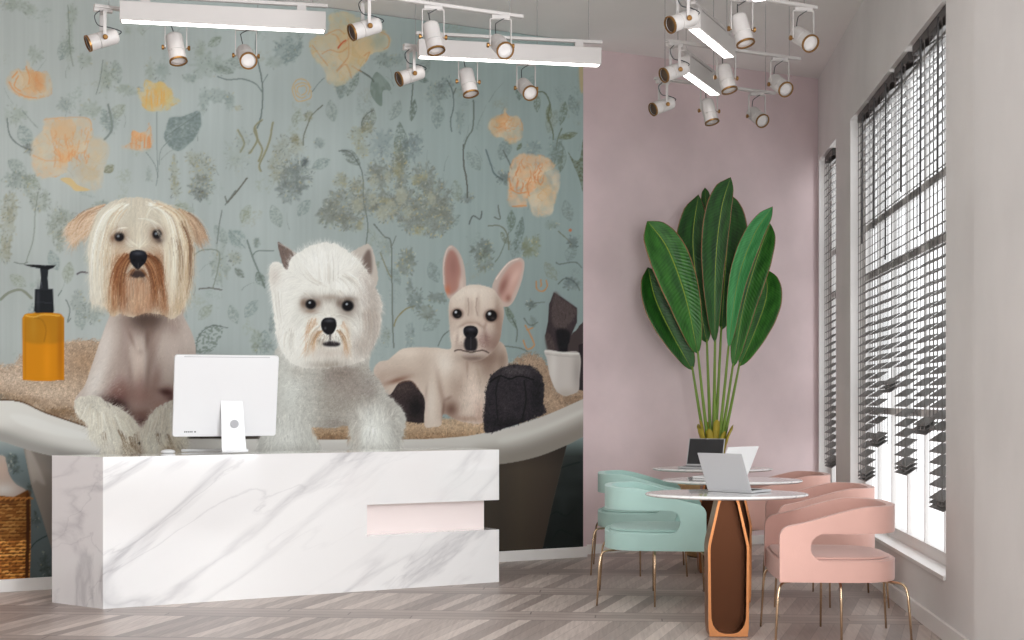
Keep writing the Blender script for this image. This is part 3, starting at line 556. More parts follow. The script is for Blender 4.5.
    # tub body
    body = [(22, 440), (31, 484), (42, 517), (52, 550), (60, 584), (62, 600), (534, 600), (541, 556), (552, 506), (568, 440), (568, 430), (22, 430)]
    A.fill(body, (118, 108, 102), 1, sm=False, pid=6)
    M = A.full(body, False)
    v = np.stack([np.interp(A.xx, [20, 34, 60, 420, 470, 500, 520, 545, 570], c) for c in ((150, 140, 112, 74, 62, 56, 64, 58, 44), (140, 130, 104, 64, 54, 49, 55, 49, 38), (130, 122, 98, 56, 47, 42, 46, 42, 33))], -1)
    v = v*np.interp(A.yy, [440, 470, 590], [.72, 1, .95])[..., None]
    A.C[:] = A.C*(1-M[..., None])+v*M[..., None]
    A.fill([(25, 449), (31, 450), (45, 482), (42, 484), (36, 480), (32, 482)], (176, 166, 158), .55, feather=1, clip=M)
    # towel
    TW = (170, 148, 128)
    def towel(P, base, pid=5, jag=.9, n=9000, sh=None, ln=2.0, ji=.15):
        A.fill(P, base, 1, jag=jag, pid=pid); M = A.full(P)
        if sh:
            for q in sh: A.blob(*q[:4], q[4], q[5], clip=M)
        n = int(M.sum()/(MS*MS)*1.6); A.curls(M, n, ln, ji, .65); return M
    towel([(-45, 368), (0, 366), (13, 366), (21, 358), (30, 350), (64, 343), (100, 342), (112, 350), (110, 400), (88, 424), (70, 420), (43, 412), (22, 402), (0, 398), (-45, 396)], TW,
          sh=[(85, 362, 22, 16, (148, 118, 92), .6), (14, 378, 24, 8, (196, 178, 162), .6), (50, 393, 26, 8, (198, 180, 162), .5), (60, 412, 26, 4, (92, 66, 42), .7), (20, 401, 26, 3, (100, 74, 50), .6), (-10, 396, 24, 3, (100, 74, 50), .6), (82, 420, 12, 4, (96, 68, 44), .7)])
    towel([(300, 424), (330, 424), (355, 422), (385, 424), (400, 421), (430, 420), (470, 420), (495, 424), (495, 436), (470, 438), (400, 441), (355, 441), (300, 441)], (164, 138, 112), 10,
          sh=[(330, 438, 20, 4, (96, 66, 44), .6), (440, 437, 40, 3, (104, 76, 54), .6), (440, 424, 40, 4, (176, 154, 132), .6)])
    towel([(505, 372), (519, 359), (534, 355), (542, 360), (549, 372), (556, 390), (566, 396), (575, 390), (584, 386), (590, 396), (584, 400), (549, 416), (536, 418), (510, 420)], (136, 114, 96), 11,
          sh=[(530, 362, 12, 8, (152, 130, 112), .6), (550, 402, 14, 8, (160, 136, 116), .5), (572, 400, 12, 4, (90, 70, 54), .5)])
    # soap bottle
    B = [(22.5, 380), (22.3, 318), (25, 314), (36, 312.5), (52, 312.5), (61, 314), (64.3, 318), (64.3, 380), (50, 381), (36, 381)]
    A.fill(B, (196, 124, 14), 1, sm=False, pid=4); M = A.full(B, False)
    A.fill([(24, 318), (64, 318), (64, 341), (24, 341)], (158, 108, 22), .7, feather=1.2, clip=M)
    A.blob(60, 350, 3, 40, (150, 84, 4), .6, clip=M); A.blob(24, 350, 1.6, 40, (160, 96, 8), .6, clip=M); A.blob(47, 362, 4, 26, (214, 136, 20), .6, clip=M); A.blob(33, 326, 4, 16, (176, 128, 40), .5, clip=M)
    A.line([(25, 315.5), (34, 317), (44, 314.5), (60, 316)], (212, 164, 70), .9, .8); A.line([(23.5, 318), (23.5, 378)], (216, 150, 40), .6, .5); A.line([(34, 318), (42, 320), (46, 330), (44, 342)], (130, 86, 16), .8, .4)
    BK = (27, 29, 33)
    A.fill([(35, 289), (53, 289), (53.5, 303), (54, 311), (53, 313), (36, 313), (34, 311), (34.6, 303)], BK, 1, sm=False, pid=4)
    A.fill([(40, 268), (48.5, 268), (47.6, 278), (48.5, 290), (39.5, 290), (41, 278)], (34, 36, 40), 1, sm=False, pid=4)
    A.fill([(23.8, 264.8), (30, 266.6), (40, 268.5), (49, 269.5), (53, 268), (56, 265.2), (45, 265.4), (34, 264.6)], (24, 25, 28), 1, sm=False, pid=4)
    A.line([(36, 302), (53, 303)], (60, 62, 68), .5, .7); A.blob(38, 298, 1.6, 12, (54, 56, 62), .7); A.line([(41, 282), (42, 288)], (78, 82, 92), .6, .8)
    # dark towels behind the puppy
    D1 = [(386, 392), (396, 382), (408, 377), (424, 384), (430, 400), (430, 420), (412, 422), (396, 416)]
    towel(D1, (52, 42, 42), 7, .3, sh=[(416, 408, 9, 12, (14, 13, 15), .8), (402, 388, 9, 5, (76, 64, 60), .5)], ln=1.2, ji=.2)
    # tub rim
    rim = [(-45, 404), (0, 401), (20, 402), (44, 412), (70, 421), (100, 432), (140, 438), (250, 439), (400, 439.5), (457, 437), (484, 433), (514, 426), (549, 414), (583, 399), (595, 393), (600, 431), (583, 437), (567, 445), (536, 457), (501, 464), (440, 470), (300, 474), (120, 466), (53, 456), (19, 447), (0, 441), (-45, 432)]
    A.fill(rim, (208, 205, 200), 1, pid=6); M = A.full(rim)
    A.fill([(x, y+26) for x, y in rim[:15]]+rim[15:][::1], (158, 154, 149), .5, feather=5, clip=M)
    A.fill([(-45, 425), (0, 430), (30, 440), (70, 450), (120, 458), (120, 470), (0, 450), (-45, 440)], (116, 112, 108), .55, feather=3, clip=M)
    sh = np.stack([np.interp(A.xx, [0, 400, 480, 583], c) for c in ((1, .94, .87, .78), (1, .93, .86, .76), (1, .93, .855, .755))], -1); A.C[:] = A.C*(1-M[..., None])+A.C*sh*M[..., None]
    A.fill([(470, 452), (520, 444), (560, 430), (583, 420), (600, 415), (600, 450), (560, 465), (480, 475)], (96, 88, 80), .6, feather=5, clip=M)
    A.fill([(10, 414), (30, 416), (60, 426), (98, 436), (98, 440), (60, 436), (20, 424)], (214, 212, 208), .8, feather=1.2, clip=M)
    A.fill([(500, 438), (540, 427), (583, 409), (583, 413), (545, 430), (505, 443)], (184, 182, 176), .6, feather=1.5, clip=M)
    for P in [[(-40, 398), (0, 399.5), (22, 402), (44, 412), (70, 421), (95, 429)], ]: A.line(P, (84, 62, 44), 1.2, .7)
    # basket
    K = [(-45, 492), (0, 496), (14, 497), (24, 492), (28, 490), (30.5, 500), (31, 530), (29.5, 590), (-45, 595)]
    A.fill([(-45, 452), (0, 455), (6, 462), (9, 474), (16, 484), (26, 491), (14, 500), (-45, 500)], (168, 150, 140), 1, pid=9)
    A.blob(4, 489, 14, 6, (196, 192, 188), .8); A.blob(2, 470, 6, 10, (176, 152, 138), .6)
    A.fill(K, (122, 74, 32), 1, sm=False, pid=9); M = A.full(K, False)
    keep = A.C.copy(); y = 497.0; i = 0
    while y < 588:
        for x in np.arange(-42, 30, 7.0):
            xo = x+(i % 2)*3.5; bow = -2.2*math.sin((xo+12)/40)
            c = 1.15 if y > 540 else .82
            col = np.array([(186, 126, 58), (160, 100, 44), (204, 146, 76), (140, 84, 34)][r.integers(4)])*c
            A.line([(xo-1, y+bow+r.uniform(-.3, .3)), (xo+3, y-.7+bow), (xo+8, y+bow+r.uniform(0, .5))], col, 1.3, .85)
        A.line([(-42, y+1.6), (-10, y+1.9), (10, y+1.2), (29, y+.2)], (56, 28, 8), .9, .85, wob=.3)
        y += 3.3; i += 1
    A.C[:] = keep*(1-M[..., None])+A.C*M[..., None]
    for x in (27.5,):
        A.line([(x, 494), (x+.5, 530), (x-1, 585)], (70, 38, 14), 3.5, .55)
    A.fill([(-45, 492), (0, 496), (14, 497), (28, 490), (30, 497), (14, 503), (0, 503), (-45, 500)], (84, 48, 20), .6, feather=.6)
    for k in range(14): x = -40+k*5; A.line([(x, 500), (x+4, 497.5), (x+8, 499)], (168, 108, 52), 1.1, .8)
    M2 = (A.I == 0) | (A.I == 9)
    # pot and dark stones
    S1 = [(554, 292), (562, 297), (577, 308), (577, 322), (571, 335), (569, 352), (549, 352), (545, 336), (548, 322), (549, 305)]
    A.fill(S1, (50, 42, 44), 1, sm=False, jag=.2, pid=8); A.fill([(554, 293), (562, 298), (576, 309), (574, 318), (562, 330), (552, 322)], (74, 63, 62), .8, feather=1); A.fill([(556, 330), (570, 332), (568, 352), (560, 352)], (14, 14, 17), .8, feather=1)
    A.fill([(583, 322), (576, 330), (571, 336), (568, 352), (583, 354), (592, 350), (592, 318)], (56, 47, 47), 1, jag=.2, pid=8); A.fill([(545, 336), (550, 334), (556, 352), (548, 352)], (66, 55, 54), .8, feather=.7)
    A.fill([(578.5, 345), (592, 340), (592, 392), (579, 390)], (34, 28, 30), 1, sm=False, pid=8)
    A.fur(A.full(S1, False), 900, 3, [(560, 300, .3, 1), (560, 340, .1, 1)], .25, .5)
    PT = [(545, 350), (562, 352), (579.5, 353.5), (579.5, 380), (578, 391), (570, 395), (564, 396), (556, 390), (550, 376), (547, 360)]
    A.fill(PT, (168, 160, 156), 1, pid=8); M = A.full(PT); A.blob(553, 365, 4, 22, (190, 184, 180), .6, clip=M); A.blob(577, 372, 5, 22, (128, 120, 116), .7, clip=M); A.blob(566, 394, 10, 5, (140, 128, 118), .6, clip=M)
    A.line([(545, 351), (562, 353), (579, 354)], (186, 182, 178), 1.5, .9); A.line([(546, 354), (562, 356), (579, 357)], (140, 134, 130), .6, .6)
    # ------------------------------------------------ bulldog puppy
    CB = (188, 172, 160)
    bodyC = [(455, 340), (450, 349), (434, 347.5), (406, 348), (395, 354), (388, 360), (379, 362), (373.5, 371), (378, 384), (389, 395), (399, 383), (411, 381), (420, 391), (425, 401), (424.5, 425), (433, 427), (441, 425), (444, 414), (461, 421.5), (484, 422), (490, 400), (500, 380), (508, 366), (504, 345), (490, 340)]
    A.fill(bodyC, CB, 1, pid=3); M = A.full(bodyC)
    for q in [(410, 352, 26, 6, (208, 194, 182), .75), (400, 374, 20, 7, (158, 138, 126), .65), (382, 380, 6, 12, (160, 138, 126), .6), (381, 366, 7, 5, (190, 174, 164), .6), (397, 380, 12, 2.5, (112, 78, 64), .8, -.3),
              (445, 362, 11, 14, (212, 202, 193), .8), (431, 402, 5, 26, (200, 188, 178), .75), (441, 392, 3, 20, (140, 116, 104), .6, -.2), (457, 384, 8, 16, (146, 124, 112), .7, .2), (451, 409, 8, 9, (88, 60, 50), .8), (474, 397, 8, 20, (206, 188, 177), .8, -.2),
              (488, 366, 12, 16, (128, 107, 95), .8), (502, 360, 6, 14, (118, 98, 86), .7), (480, 358, 20, 6, (112, 90, 80), .8), (466, 362, 5, 8, (166, 146, 134), .6), (480, 412, 6, 12, (160, 132, 120), .6), (424, 365, 8, 18, (172, 154, 142), .5), (466, 418, 16, 3, (128, 98, 84), .6)]:
        A.blob(*q[:4], q[4], q[5], ang=q[6] if len(q) > 6 else 0, clip=M)
    for q in [(443, 410, 1.4, 9, (98, 72, 62), .6, .1), (448, 398, 4, 1.5, (110, 84, 74), .5, -.5), (467, 366, 1.5, 9, (132, 108, 98), .5, 0), (426, 392, 1.4, 9, (150, 128, 116), .5, .1), (478, 372, 1.5, 12, (150, 128, 116), .4, -.2), (458, 372, 4, 12, (196, 182, 172), .4, .2), (494, 352, 4, 14, (112, 90, 80), .5, .4)]: A.blob(*q[:4], q[4], q[5], ang=q[6], clip=M)
    A.line([(399, 383.5), (411, 381), (419, 390)], (96, 68, 58), .9, .6)
    A.fur(M, 5000, 3, [(400, 360, -1, .4), (440, 370, -.2, 1), (430, 410, 0, 1), (475, 390, 0, 1), (500, 360, .2, 1)], .045, .4)
    A.fur(A.full([(462, 380), (480, 378), (484, 420), (462, 420)]), 900, 5, [(470, 400, .1, 1)], .09, .5)
    earL = [(450, 299), (446, 293), (443.5, 284), (442.6, 264), (446, 250), (451.5, 245.3), (459, 252), (464, 265), (466, 285), (462, 294)]
    earR = [(492, 290), (496, 277), (508, 262.5), (518, 257.8), (523.5, 260), (524.2, 268), (521, 283), (513, 302), (505, 307), (498, 302)]
    for P in (earL, earR): A.fill(P, (176, 158, 150), 1, pid=3)
    ML, MR = A.full(earL), A.full(earR)
    A.fill([(449, 294), (445.5, 284), (444.8, 265), (448, 253), (452, 250), (457, 256), (460.5, 270), (460, 284), (455, 292)], (158, 116, 106), 1, feather=1, clip=ML); A.blob(453, 266, 4.5, 12, (138, 98, 92), .7, clip=ML); A.blob(447, 290, 3, 5, (176, 100, 70), .7, clip=ML); A.blob(461, 284, 3, 8, (196, 176, 166), .7, clip=ML)
    A.fill([(500, 296), (500, 282), (510, 266), (520, 261), (522, 268), (517, 285), (510, 299), (504, 302)], (178, 142, 132), 1, feather=1, clip=MR); A.blob(503, 286, 4, 11, (126, 86, 78), .8, .4, clip=MR); A.blob(515, 276, 3.5, 10, (196, 166, 156), .7, .5, clip=MR); A.blob(508, 298, 3, 4, (120, 78, 66), .6, clip=MR)
    A.line([(444, 284), (443.5, 266), (447, 250), (452, 246.5)], (196, 182, 174), .8, .7); A.line([(496, 279), (508, 263.5), (519, 258.6)], (204, 190, 182), 1, .7)
    headC = [(450, 300), (456, 293), (466, 286), (475, 284.6), (485, 286), (494, 290), (501, 301), (504, 312), (502, 326), (499.5, 340), (492, 352), (480, 360.5), (466, 360), (457, 352), (451, 342), (449.5, 326), (448.6, 310)]
    A.fill(headC, (196, 182, 171), 1, pid=3); M = A.full(headC)
    for q in [(470, 294, 15, 8, (214, 202, 191), .8), (499, 325, 7, 26, (134, 110, 98), .8), (493, 344, 10, 12, (118, 93, 84), .8), (454, 330, 4, 16, (172, 152, 140), .6), (471, 309, 3, 12, (164, 142, 130), .5), (478, 305, 2, 12, (160, 138, 126), .5), (466, 305, 2, 10, (164, 144, 132), .5),
              (457, 338, 5, 10, (212, 199, 189), .8), (483, 340, 7, 9, (150, 122, 116), .7), (461, 347, 6, 5, (150, 128, 118), .6), (473, 358, 16, 4, (96, 76, 68), .8), (470, 354.5, 6, 2.5, (158, 142, 134), .6), (489, 316, 8, 7, (150, 124, 112), .6), (458, 313, 6, 6, (158, 134, 122), .6), (470, 322, 9, 4, (178, 156, 144), .7), (493, 304, 8, 5, (196, 180, 168), .6), (459, 303, 6, 5, (198, 184, 172), .6)]:
        A.blob(*q[:4], q[4], q[5], clip=M)
    for P in [[(468, 298), (469, 308), (468, 316)], [(477, 298), (476, 308), (478, 316)]]: A.line(P, (150, 128, 116), 1.4, .3)
    for q in [(462, 325, 5, 1.6, (138, 112, 100), .55, -.5), (480, 325, 5, 1.6, (134, 108, 98), .55, .6), (457, 339, 1.8, 8, (146, 122, 110), .55, .1), (486, 338, 2.2, 9, (118, 92, 84), .6, -.2), (471, 322.5, 6, 1.2, (146, 120, 108), .5, 0), (485, 325, 1.6, 5, (130, 104, 94), .5, .3),
              (497, 312, 3, 14, (132, 108, 96), .6, 0), (450, 316, 1.6, 14, (156, 134, 122), .5, 0), (476, 290, 12, 3, (208, 196, 186), .5, 0), (468, 340, 4, 8, (168, 144, 134), .4, 0), (461, 333, 2.5, 6, (204, 190, 180), .5, .2)]: A.blob(*q[:4], q[4], q[5], ang=q[6], clip=M)
    A.fur(M, 2600, 2.4, [(475, 290, 0, -1), (475, 310, 0, -1), (455, 330, -.5, 1), (495, 330, .5, 1), (475, 350, 0, 1)], .05, .4)
    for x, y, q in ((457, 313.5, 4.6), (491, 315.5, 5.7)):
        A.disc(x, y, q+1.2, q+.6, (92, 66, 56), .75, soft=.3); A.disc(x, y, q, q, (16, 13, 14), 1); A.disc(x-q*.3, y-q*.35, q*.26, q*.26, (210, 214, 220), .95, soft=.5); A.blob(x+q*.3, y+q*.45, q*.4, q*.25, (70, 60, 58), .6)
    A.fill([(465.5, 338), (470.5, 336), (476, 338), (477.5, 344), (476, 350), (471, 351), (466, 350), (464, 345)], (32, 28, 31), 1, feather=.4)
    A.fill([(463.3, 331), (465, 327), (470.5, 325.6), (476, 327), (478, 331), (476.5, 336), (472, 339), (469, 339), (464.8, 336)], (24, 22, 27), 1)
    A.fur(A.full([(452, 334), (464, 336), (464, 349), (456, 350)]), 120, 3, [(458, 342, -.3, 1)], .07, .4); A.speck(485, 341, 6, 7, (120, 92, 88), 90, .35, 2); A.speck(459, 343, 4, 5, (150, 126, 116), 30, .35, 2)
    A.blob(470.5, 329, 4, 1.6, (70, 70, 80), .7); A.blob(467, 333.5, 1.5, 1.2, (4, 4, 6), .9); A.blob(474.5, 333.5, 1.5, 1.2, (4, 4, 6), .9); A.line([(470.8, 337), (470.6, 344), (470.5, 349)], (58, 56, 62), .7, .8)
    A.line([(454.5, 351), (459, 349.5), (464.5, 351), (471, 352.2), (477, 351.2), (483, 350.4), (489, 353)], (58, 44, 41), 1.0, .65); A.speck(484, 342, 7, 8, (98, 72, 70), 60, .5)
    # front dark towel
    D2 = [(485, 431.5), (485, 402), (487, 388), (491, 376), (500, 369), (512, 365), (530, 366), (540, 374), (544, 386), (543, 404), (546, 413), (526, 421), (503, 428.5)]
    MM = towel(D2, (38, 34, 38), 12, .4, sh=[(515, 371, 20, 5, (66, 60, 62), .8), (505, 400, 10, 20, (48, 43, 46), .5), (537, 395, 6, 20, (22, 20, 23), .8), (515, 424, 26, 6, (18, 16, 18), .7)], ln=1.1, ji=.26)
    A.line([(490, 382), (500, 376), (510, 379), (520, 376), (534, 380)], (14, 13, 15), 1.2, .7); A.line([(500, 376), (496, 392), (498, 420)], (24, 21, 24), 1.4, .5); A.line([(524, 380), (526, 400), (522, 420)], (20, 18, 20), 1.4, .5)
    # ------------------------------------------------ white fluffy terrier
    bodyB = [(283, 345), (276, 366), (272.5, 386), (268, 414), (261, 436), (259, 452), (262, 462), (319, 462), (319.5, 450), (317.5, 440), (311.5, 428), (330, 428), (347, 426), (351.5, 437), (352, 462), (396, 462), (397, 448), (402, 436), (405.5, 421), (401, 408), (388, 396), (379, 381), (369, 368), (362, 345)]
    A.fill(bodyB, (184, 182, 176), 1, jag=.5, pid=2); M = A.full(bodyB)
    for q in [(341, 374, 22, 20, (126, 114, 106), .95), (350, 390, 22, 22, (142, 131, 124), .85), (335, 405, 24, 20, (150, 142, 134), .8), (335, 424, 20, 6, (134, 124, 116), .7), (290, 390, 14, 30, (206, 206, 201), .75), (300, 370, 12, 10, (176, 170, 162), .6), (285, 435, 18, 16, (218, 217, 212), .8), (305, 440, 8, 12, (186, 184, 178), .6),
              (372, 432, 16, 18, (226, 225, 220), .9), (390, 410, 8, 14, (160, 154, 148), .7), (397, 430, 5, 14, (150, 144, 138), .7), (356, 436, 5, 16, (170, 160, 150), .7), (310, 408, 7, 20, (182, 180, 174), .6), (371, 390, 8, 12, (140, 130, 124), .7), (262, 440, 4, 14, (160, 158, 154), .6)]:
        A.blob(*q[:4], q[4], q[5], clip=M)
    Mc = A.full([(300, 365), (360, 365), (385, 395), (380, 415), (345, 425), (310, 425), (296, 400)])
    A.curls(M, 9000, 1.5, .07, .5); A.curls(Mc, 7000, 1.3, .09, .55)
    A.fur(A.full([(352, 418), (372, 408), (396, 414), (402, 432), (396, 455), (354, 455)]), 2600, 9, [(375, 415, 0, -1), (360, 440, -.4, 1), (375, 440, .1, 1), (392, 440, .5, 1)], .09, .6, tint=((232, 230, 224), .25))
    A.fur(A.full([(268, 420), (300, 415), (316, 435), (319, 455), (262, 455)]), 2600, 8, [(285, 420, 0, 1), (270, 445, -.4, 1), (300, 445, .3, 1)], .09, .6, tint=((226, 224, 218), .2))
    A.fur(A.full([(374, 378), (384, 390), (392, 400), (404, 412), (404, 432), (396, 440), (394, 412), (380, 398)]), 600, 5, [(390, 400, .8, -.4), (402, 425, .9, .3)], .08, .5)
    A.fur(A.full([(283, 360), (276, 366), (266, 414), (259, 450), (264, 450), (276, 400)]), 700, 5, [(275, 380, -.8, .4), (262, 440, -.8, .5)], .06, .5)
    # head
    A.fill([(277.8, 242.5), (286, 247), (298, 255.5), (297, 266), (288, 273), (282, 262)], (112, 96, 90), 1, jag=.2, pid=2); A.fur(A.full([(278, 243), (298, 256), (288, 272)]), 300, 5, [(286, 256, .4, 1)], .2, .5)
    A.line([(278, 243), (288, 248), (298, 256)], (176, 164, 156), .8, .7)
    earBR = [(350, 256), (356, 249.5), (368, 244), (373, 251), (376, 264), (378, 280), (372, 290), (360, 286)]
    A.fill(earBR, (184, 174, 166), 1, jag=.3, pid=2); A.fill([(362, 262), (366, 252), (370, 250), (372, 262), (371, 274), (364, 274)], (100, 84, 78), .85, feather=1)
    headB = [(287, 270), (291, 259), (302, 250), (313, 245), (327, 242.5), (340, 246), (350, 253), (360, 262), (370, 275), (377, 290), (382, 306), (380, 328), (373, 347), (364, 360), (345, 366), (330, 368), (312, 368), (297, 366), (285, 356), (277.5, 341), (274.3, 318), (271.8, 296), (268.8, 279), (271, 264), (279, 262)]
    A.fill(headB, (222, 219, 213), 1, jag=.5, pid=2); M = A.full(headB)
    for q in [(322, 262, 24, 16, (232, 230, 226), .85), (282, 300, 8, 40, (226, 223, 218), .7), (275, 275, 6, 10, (196, 186, 178), .7), (372, 320, 10, 34, (158, 146, 138), .9), (366, 288, 12, 16, (164, 150, 142), .75), (360, 345, 16, 14, (162, 150, 142), .8), (330, 300, 16, 5, (150, 140, 132), .75), (344, 284, 18, 9, (224, 221, 216), .6), (348, 315, 12, 4, (160, 150, 142), .6),
              (295, 340, 12, 20, (226, 222, 216), .7), (313, 333, 5, 14, (176, 136, 100), .7), (346, 335, 3.5, 14, (178, 140, 106), .6), (330, 352, 20, 7, (182, 168, 158), .7), (330, 364, 22, 5, (140, 128, 118), .85), (353, 322, 10, 12, (202, 198, 192), .6), (328, 312, 8, 7, (206, 200, 192), .8), (300, 318, 10, 8, (208, 205, 198), .7), (322, 341, 5, 6, (140, 122, 106), .5)]:
        A.blob(*q[:4], q[4], q[5], clip=M)
    gB = [(327, 250, 0, -1), (300, 258, -.4, -1), (355, 262, .5, -.8), (275, 280, -.5, .6), (276, 320, -.3, 1), (290, 350, -.3, 1), (330, 292, 0, -1), (350, 285, .2, 1), (362, 292, -.2, 1), (378, 300, .7, .6), (375, 340, .4, 1), (305, 335, -.25, 1), (350, 340, .25, 1), (330, 362, 0, 1), (300, 300, -1, .4), (312, 320, -.6, .8), (344, 320, .7, .6), (328, 312, 0, -1)]
    A.fur(M, 9000, 7, gB, .055, .5, tint=((232, 230, 225), .18))
    A.fur(M*(A.xx > 350), 1500, 6, gB, .09, .5)
    A.fur(A.full([(336, 280), (360, 276), (368, 296), (356, 304), (342, 298)]), 500, 12, [(345, 285, .3, 1), (360, 290, .4, 1)], .06, .6, tint=((236, 235, 232), .5))
    A.fur(A.full([(308, 322), (318, 320), (316, 345), (306, 352)]), 260, 12, [(312, 335, -.25, 1)], .1, .55, tint=((172, 112, 64), .5))
    A.fur(A.full([(341, 322), (347, 325), (350, 345), (345, 350)]), 160, 12, [(346, 335, .15, 1)], .1, .55, tint=((178, 122, 74), .45))
    WB = [(226, 223, 216), (206, 202, 194), (186, 178, 168), (236, 235, 230)]; TB = [(150, 108, 76), (172, 136, 102), (122, 88, 62), (196, 168, 138)]
    A.strands([(320, 326), (313, 334), (309, 346), (307, 360)], 40, 2.2, WB+TB[3:], (.4, .9), (.25, .55)); A.strands([(337, 326), (345, 334), (350, 346), (352, 360)], 40, 2.6, WB+TB[3:], (.4, .9), (.25, .55))
    A.strands([(321, 330), (315, 338), (311, 350)], 20, 1.5, TB, (.3, .8), (.3, .6)); A.strands([(338, 330), (344, 338), (347, 350)], 16, 1.2, TB, (.3, .8), (.3, .6))
    A.strands([(326, 316), (318, 314), (306, 318), (296, 326)], 24, 2.4, WB, (.4, .8), (.25, .5)); A.strands([(332, 316), (342, 315), (354, 320), (362, 330)], 24, 2.4, WB[:3], (.4, .8), (.25, .5))
    A.strands([(290, 330), (288, 345), (292, 360)], 36, 5, WB, (.4, .9), (.25, .5)); A.strands([(276, 290), (278, 312), (282, 332)], 36, 3.5, WB, (.4, .9), (.25, .5)); A.strands([(368, 310), (370, 330), (364, 350)], 40, 4, [(176, 162, 152), (196, 186, 176), (150, 134, 124)], (.4, .9), (.25, .5))
    A.strands([(320, 284), (308, 278), (298, 264)], 30, 4, WB, (.4, .9), (.2, .45)); A.strands([(330, 284), (330, 266), (328, 248)], 34, 6, WB, (.4, .9), (.2, .45)); A.strands([(344, 276), (354, 284), (360, 300)], 40, 4, WB, (.4, .9), (.3, .6))
    for q in [(303, 303, 3.5, 5, (96, 66, 48), .6), (318, 303, 3, 4, (140, 116, 100), .6), (310, 311, 6, 2, (150, 122, 102), .55), (339, 303, 3.5, 4, (110, 92, 82), .65), (330, 297, 10, 2.5, (150, 132, 120), .55), (348, 299, 8, 2.6, (112, 98, 88), .6)]: A.blob(*q[:4], q[4], q[5])
    for x, y, q in ((310.5, 304, 5.2), (347.5, 305.5, 5.8)):
        A.blob(x, y, q+3, q+2.5, (92, 74, 64), .9); A.disc(x, y, q, q*.92, (14, 13, 16), 1, soft=.2); A.disc(x-1, y-1.6, 1.1, 1, (200, 206, 214), .9, soft=.5)
    A.strands([(338, 290), (342, 296), (343, 303)], 10, 2.4, [(214, 208, 198), (196, 188, 178)], (.4, .8), (.35, .6)); A.strands([(304, 293), (308, 297), (312, 299.5)], 8, 2.6, [(214, 208, 198), (196, 188, 178)], (.4, .8), (.35, .6))
    A.fill([(321, 323), (324, 318.5), (330, 317.5), (335, 319), (336.5, 325), (334.5, 331), (331, 334.5), (326, 334), (322, 329.5)], (18, 17, 20), 1)
    A.blob(329, 320.5, 4.5, 1.6, (74, 76, 84), .8); A.blob(325, 328, 1.2, 1.4, (96, 96, 100), .7); A.line([(330, 335), (330.5, 340)], (40, 32, 32), 1, .8); A.fill([(323, 343), (331, 341), (340, 343), (338, 346), (330, 346.5), (324, 345.5)], (30, 25, 28), .95, feather=.3)
    A.fur(A.full([(320, 334), (340, 334), (342, 341), (318, 341)]), 200, 6, [(325, 338, -.3, 1), (336, 338, .3, 1)], .25, .5, tint=((110, 88, 72), .3))
    # ------------------------------------------------ shaggy cream dog
    bodyA = [(116, 305), (110, 315), (103, 333), (93, 362), (85, 385), (75, 400), (86, 410), (96, 430), (180, 430), (196, 400), (196, 355), (193, 336), (184, 317), (178, 305)]
    A.fill(bodyA, (180, 166, 158), 1, pid=1); M = A.full(bodyA)
    for q in [(105, 350, 10, 30, (196, 184, 176), .8), (96, 385, 12, 16, (196, 186, 178), .8), (146, 322, 18, 14, (96, 78, 70), .9), (128, 330, 8, 14, (150, 130, 122), .6), (137, 360, 7, 22, (196, 178, 168), .8), (152, 350, 6, 22, (130, 108, 100), .7), (120, 365, 8, 22, (172, 152, 144), .6), (170, 350, 12, 22, (184, 168, 160), .7), (186, 350, 6, 30, (164, 148, 140), .6),
              (142, 395, 22, 16, (146, 112, 104), .8), (118, 396, 12, 10, (104, 72, 66), .9), (115, 405, 10, 6, (54, 34, 32), .9), (168, 392, 7, 6, (98, 62, 58), .85), (142, 415, 18, 7, (108, 76, 70), .8), (160, 405, 10, 8, (150, 116, 108), .7), (150, 330, 4, 12, (120, 98, 88), .6), (174, 326, 8, 12, (150, 130, 122), .6)]:
        A.blob(*q[:4], q[4], q[5], clip=M)
    for q in [(146, 318, 20, 10, (74, 58, 52), .85, 0), (147, 338, 2.4, 12, (104, 84, 76), .75, 0), (131, 338, 2, 10, (122, 100, 92), .6, -.35), (140, 352, 3, 3, (120, 98, 90), .5, 0), (158, 338, 3, 14, (150, 130, 120), .5, .3), (126, 352, 3, 16, (146, 126, 118), .5, .1),
              (120, 388, 10, 12, (128, 92, 86), .6, 0), (113, 402, 14, 5, (44, 28, 26), .8, .35), (126, 412, 8, 4, (60, 38, 36), .7, .5), (142, 421, 10, 3, (70, 44, 42), .75, 0), (166, 392, 8, 3, (70, 44, 42), .8, .25), (172, 398, 6, 3, (84, 54, 50), .7, 0), (97, 378, 7, 26, (208, 200, 194), .8, .35), (104, 345, 6, 22, (204, 194, 188), .7, .25), (186, 340, 4, 22, (186, 172, 164), .6, 0), (172, 366, 8, 14, (190, 174, 166), .6, 0), (122, 345, 4, 22, (150, 132, 124), .55, .1), (112, 372, 5, 18, (168, 150, 142), .5, .3), (140, 362, 5, 14, (210, 194, 184), .6, 0), (148, 372, 3, 18, (120, 96, 88), .5, .1), (130, 372, 3, 16, (136, 112, 104), .5, -.1), (140, 385, 4, 18, (164, 132, 124), .5, 0), (156, 378, 5, 14, (128, 98, 90), .5, .2), (137, 368, 5, 10, (206, 190, 180), .5, 0)]: A.blob(*q[:4], q[4], q[5], ang=q[6], clip=M)
    A.fur(M, 6500, 3.5, [(100, 350, -.3, 1), (140, 350, 0, 1), (120, 380, -.5, .8), (170, 380, .5, .8), (150, 410, .1, 1)], .06, .4)
    A.fur(A.full([(100, 360), (118, 370), (124, 392), (110, 400), (88, 395)]), 900, 5, [(105, 380, -.8, .8)], .06, .5, tint=((206, 196, 188), .2))
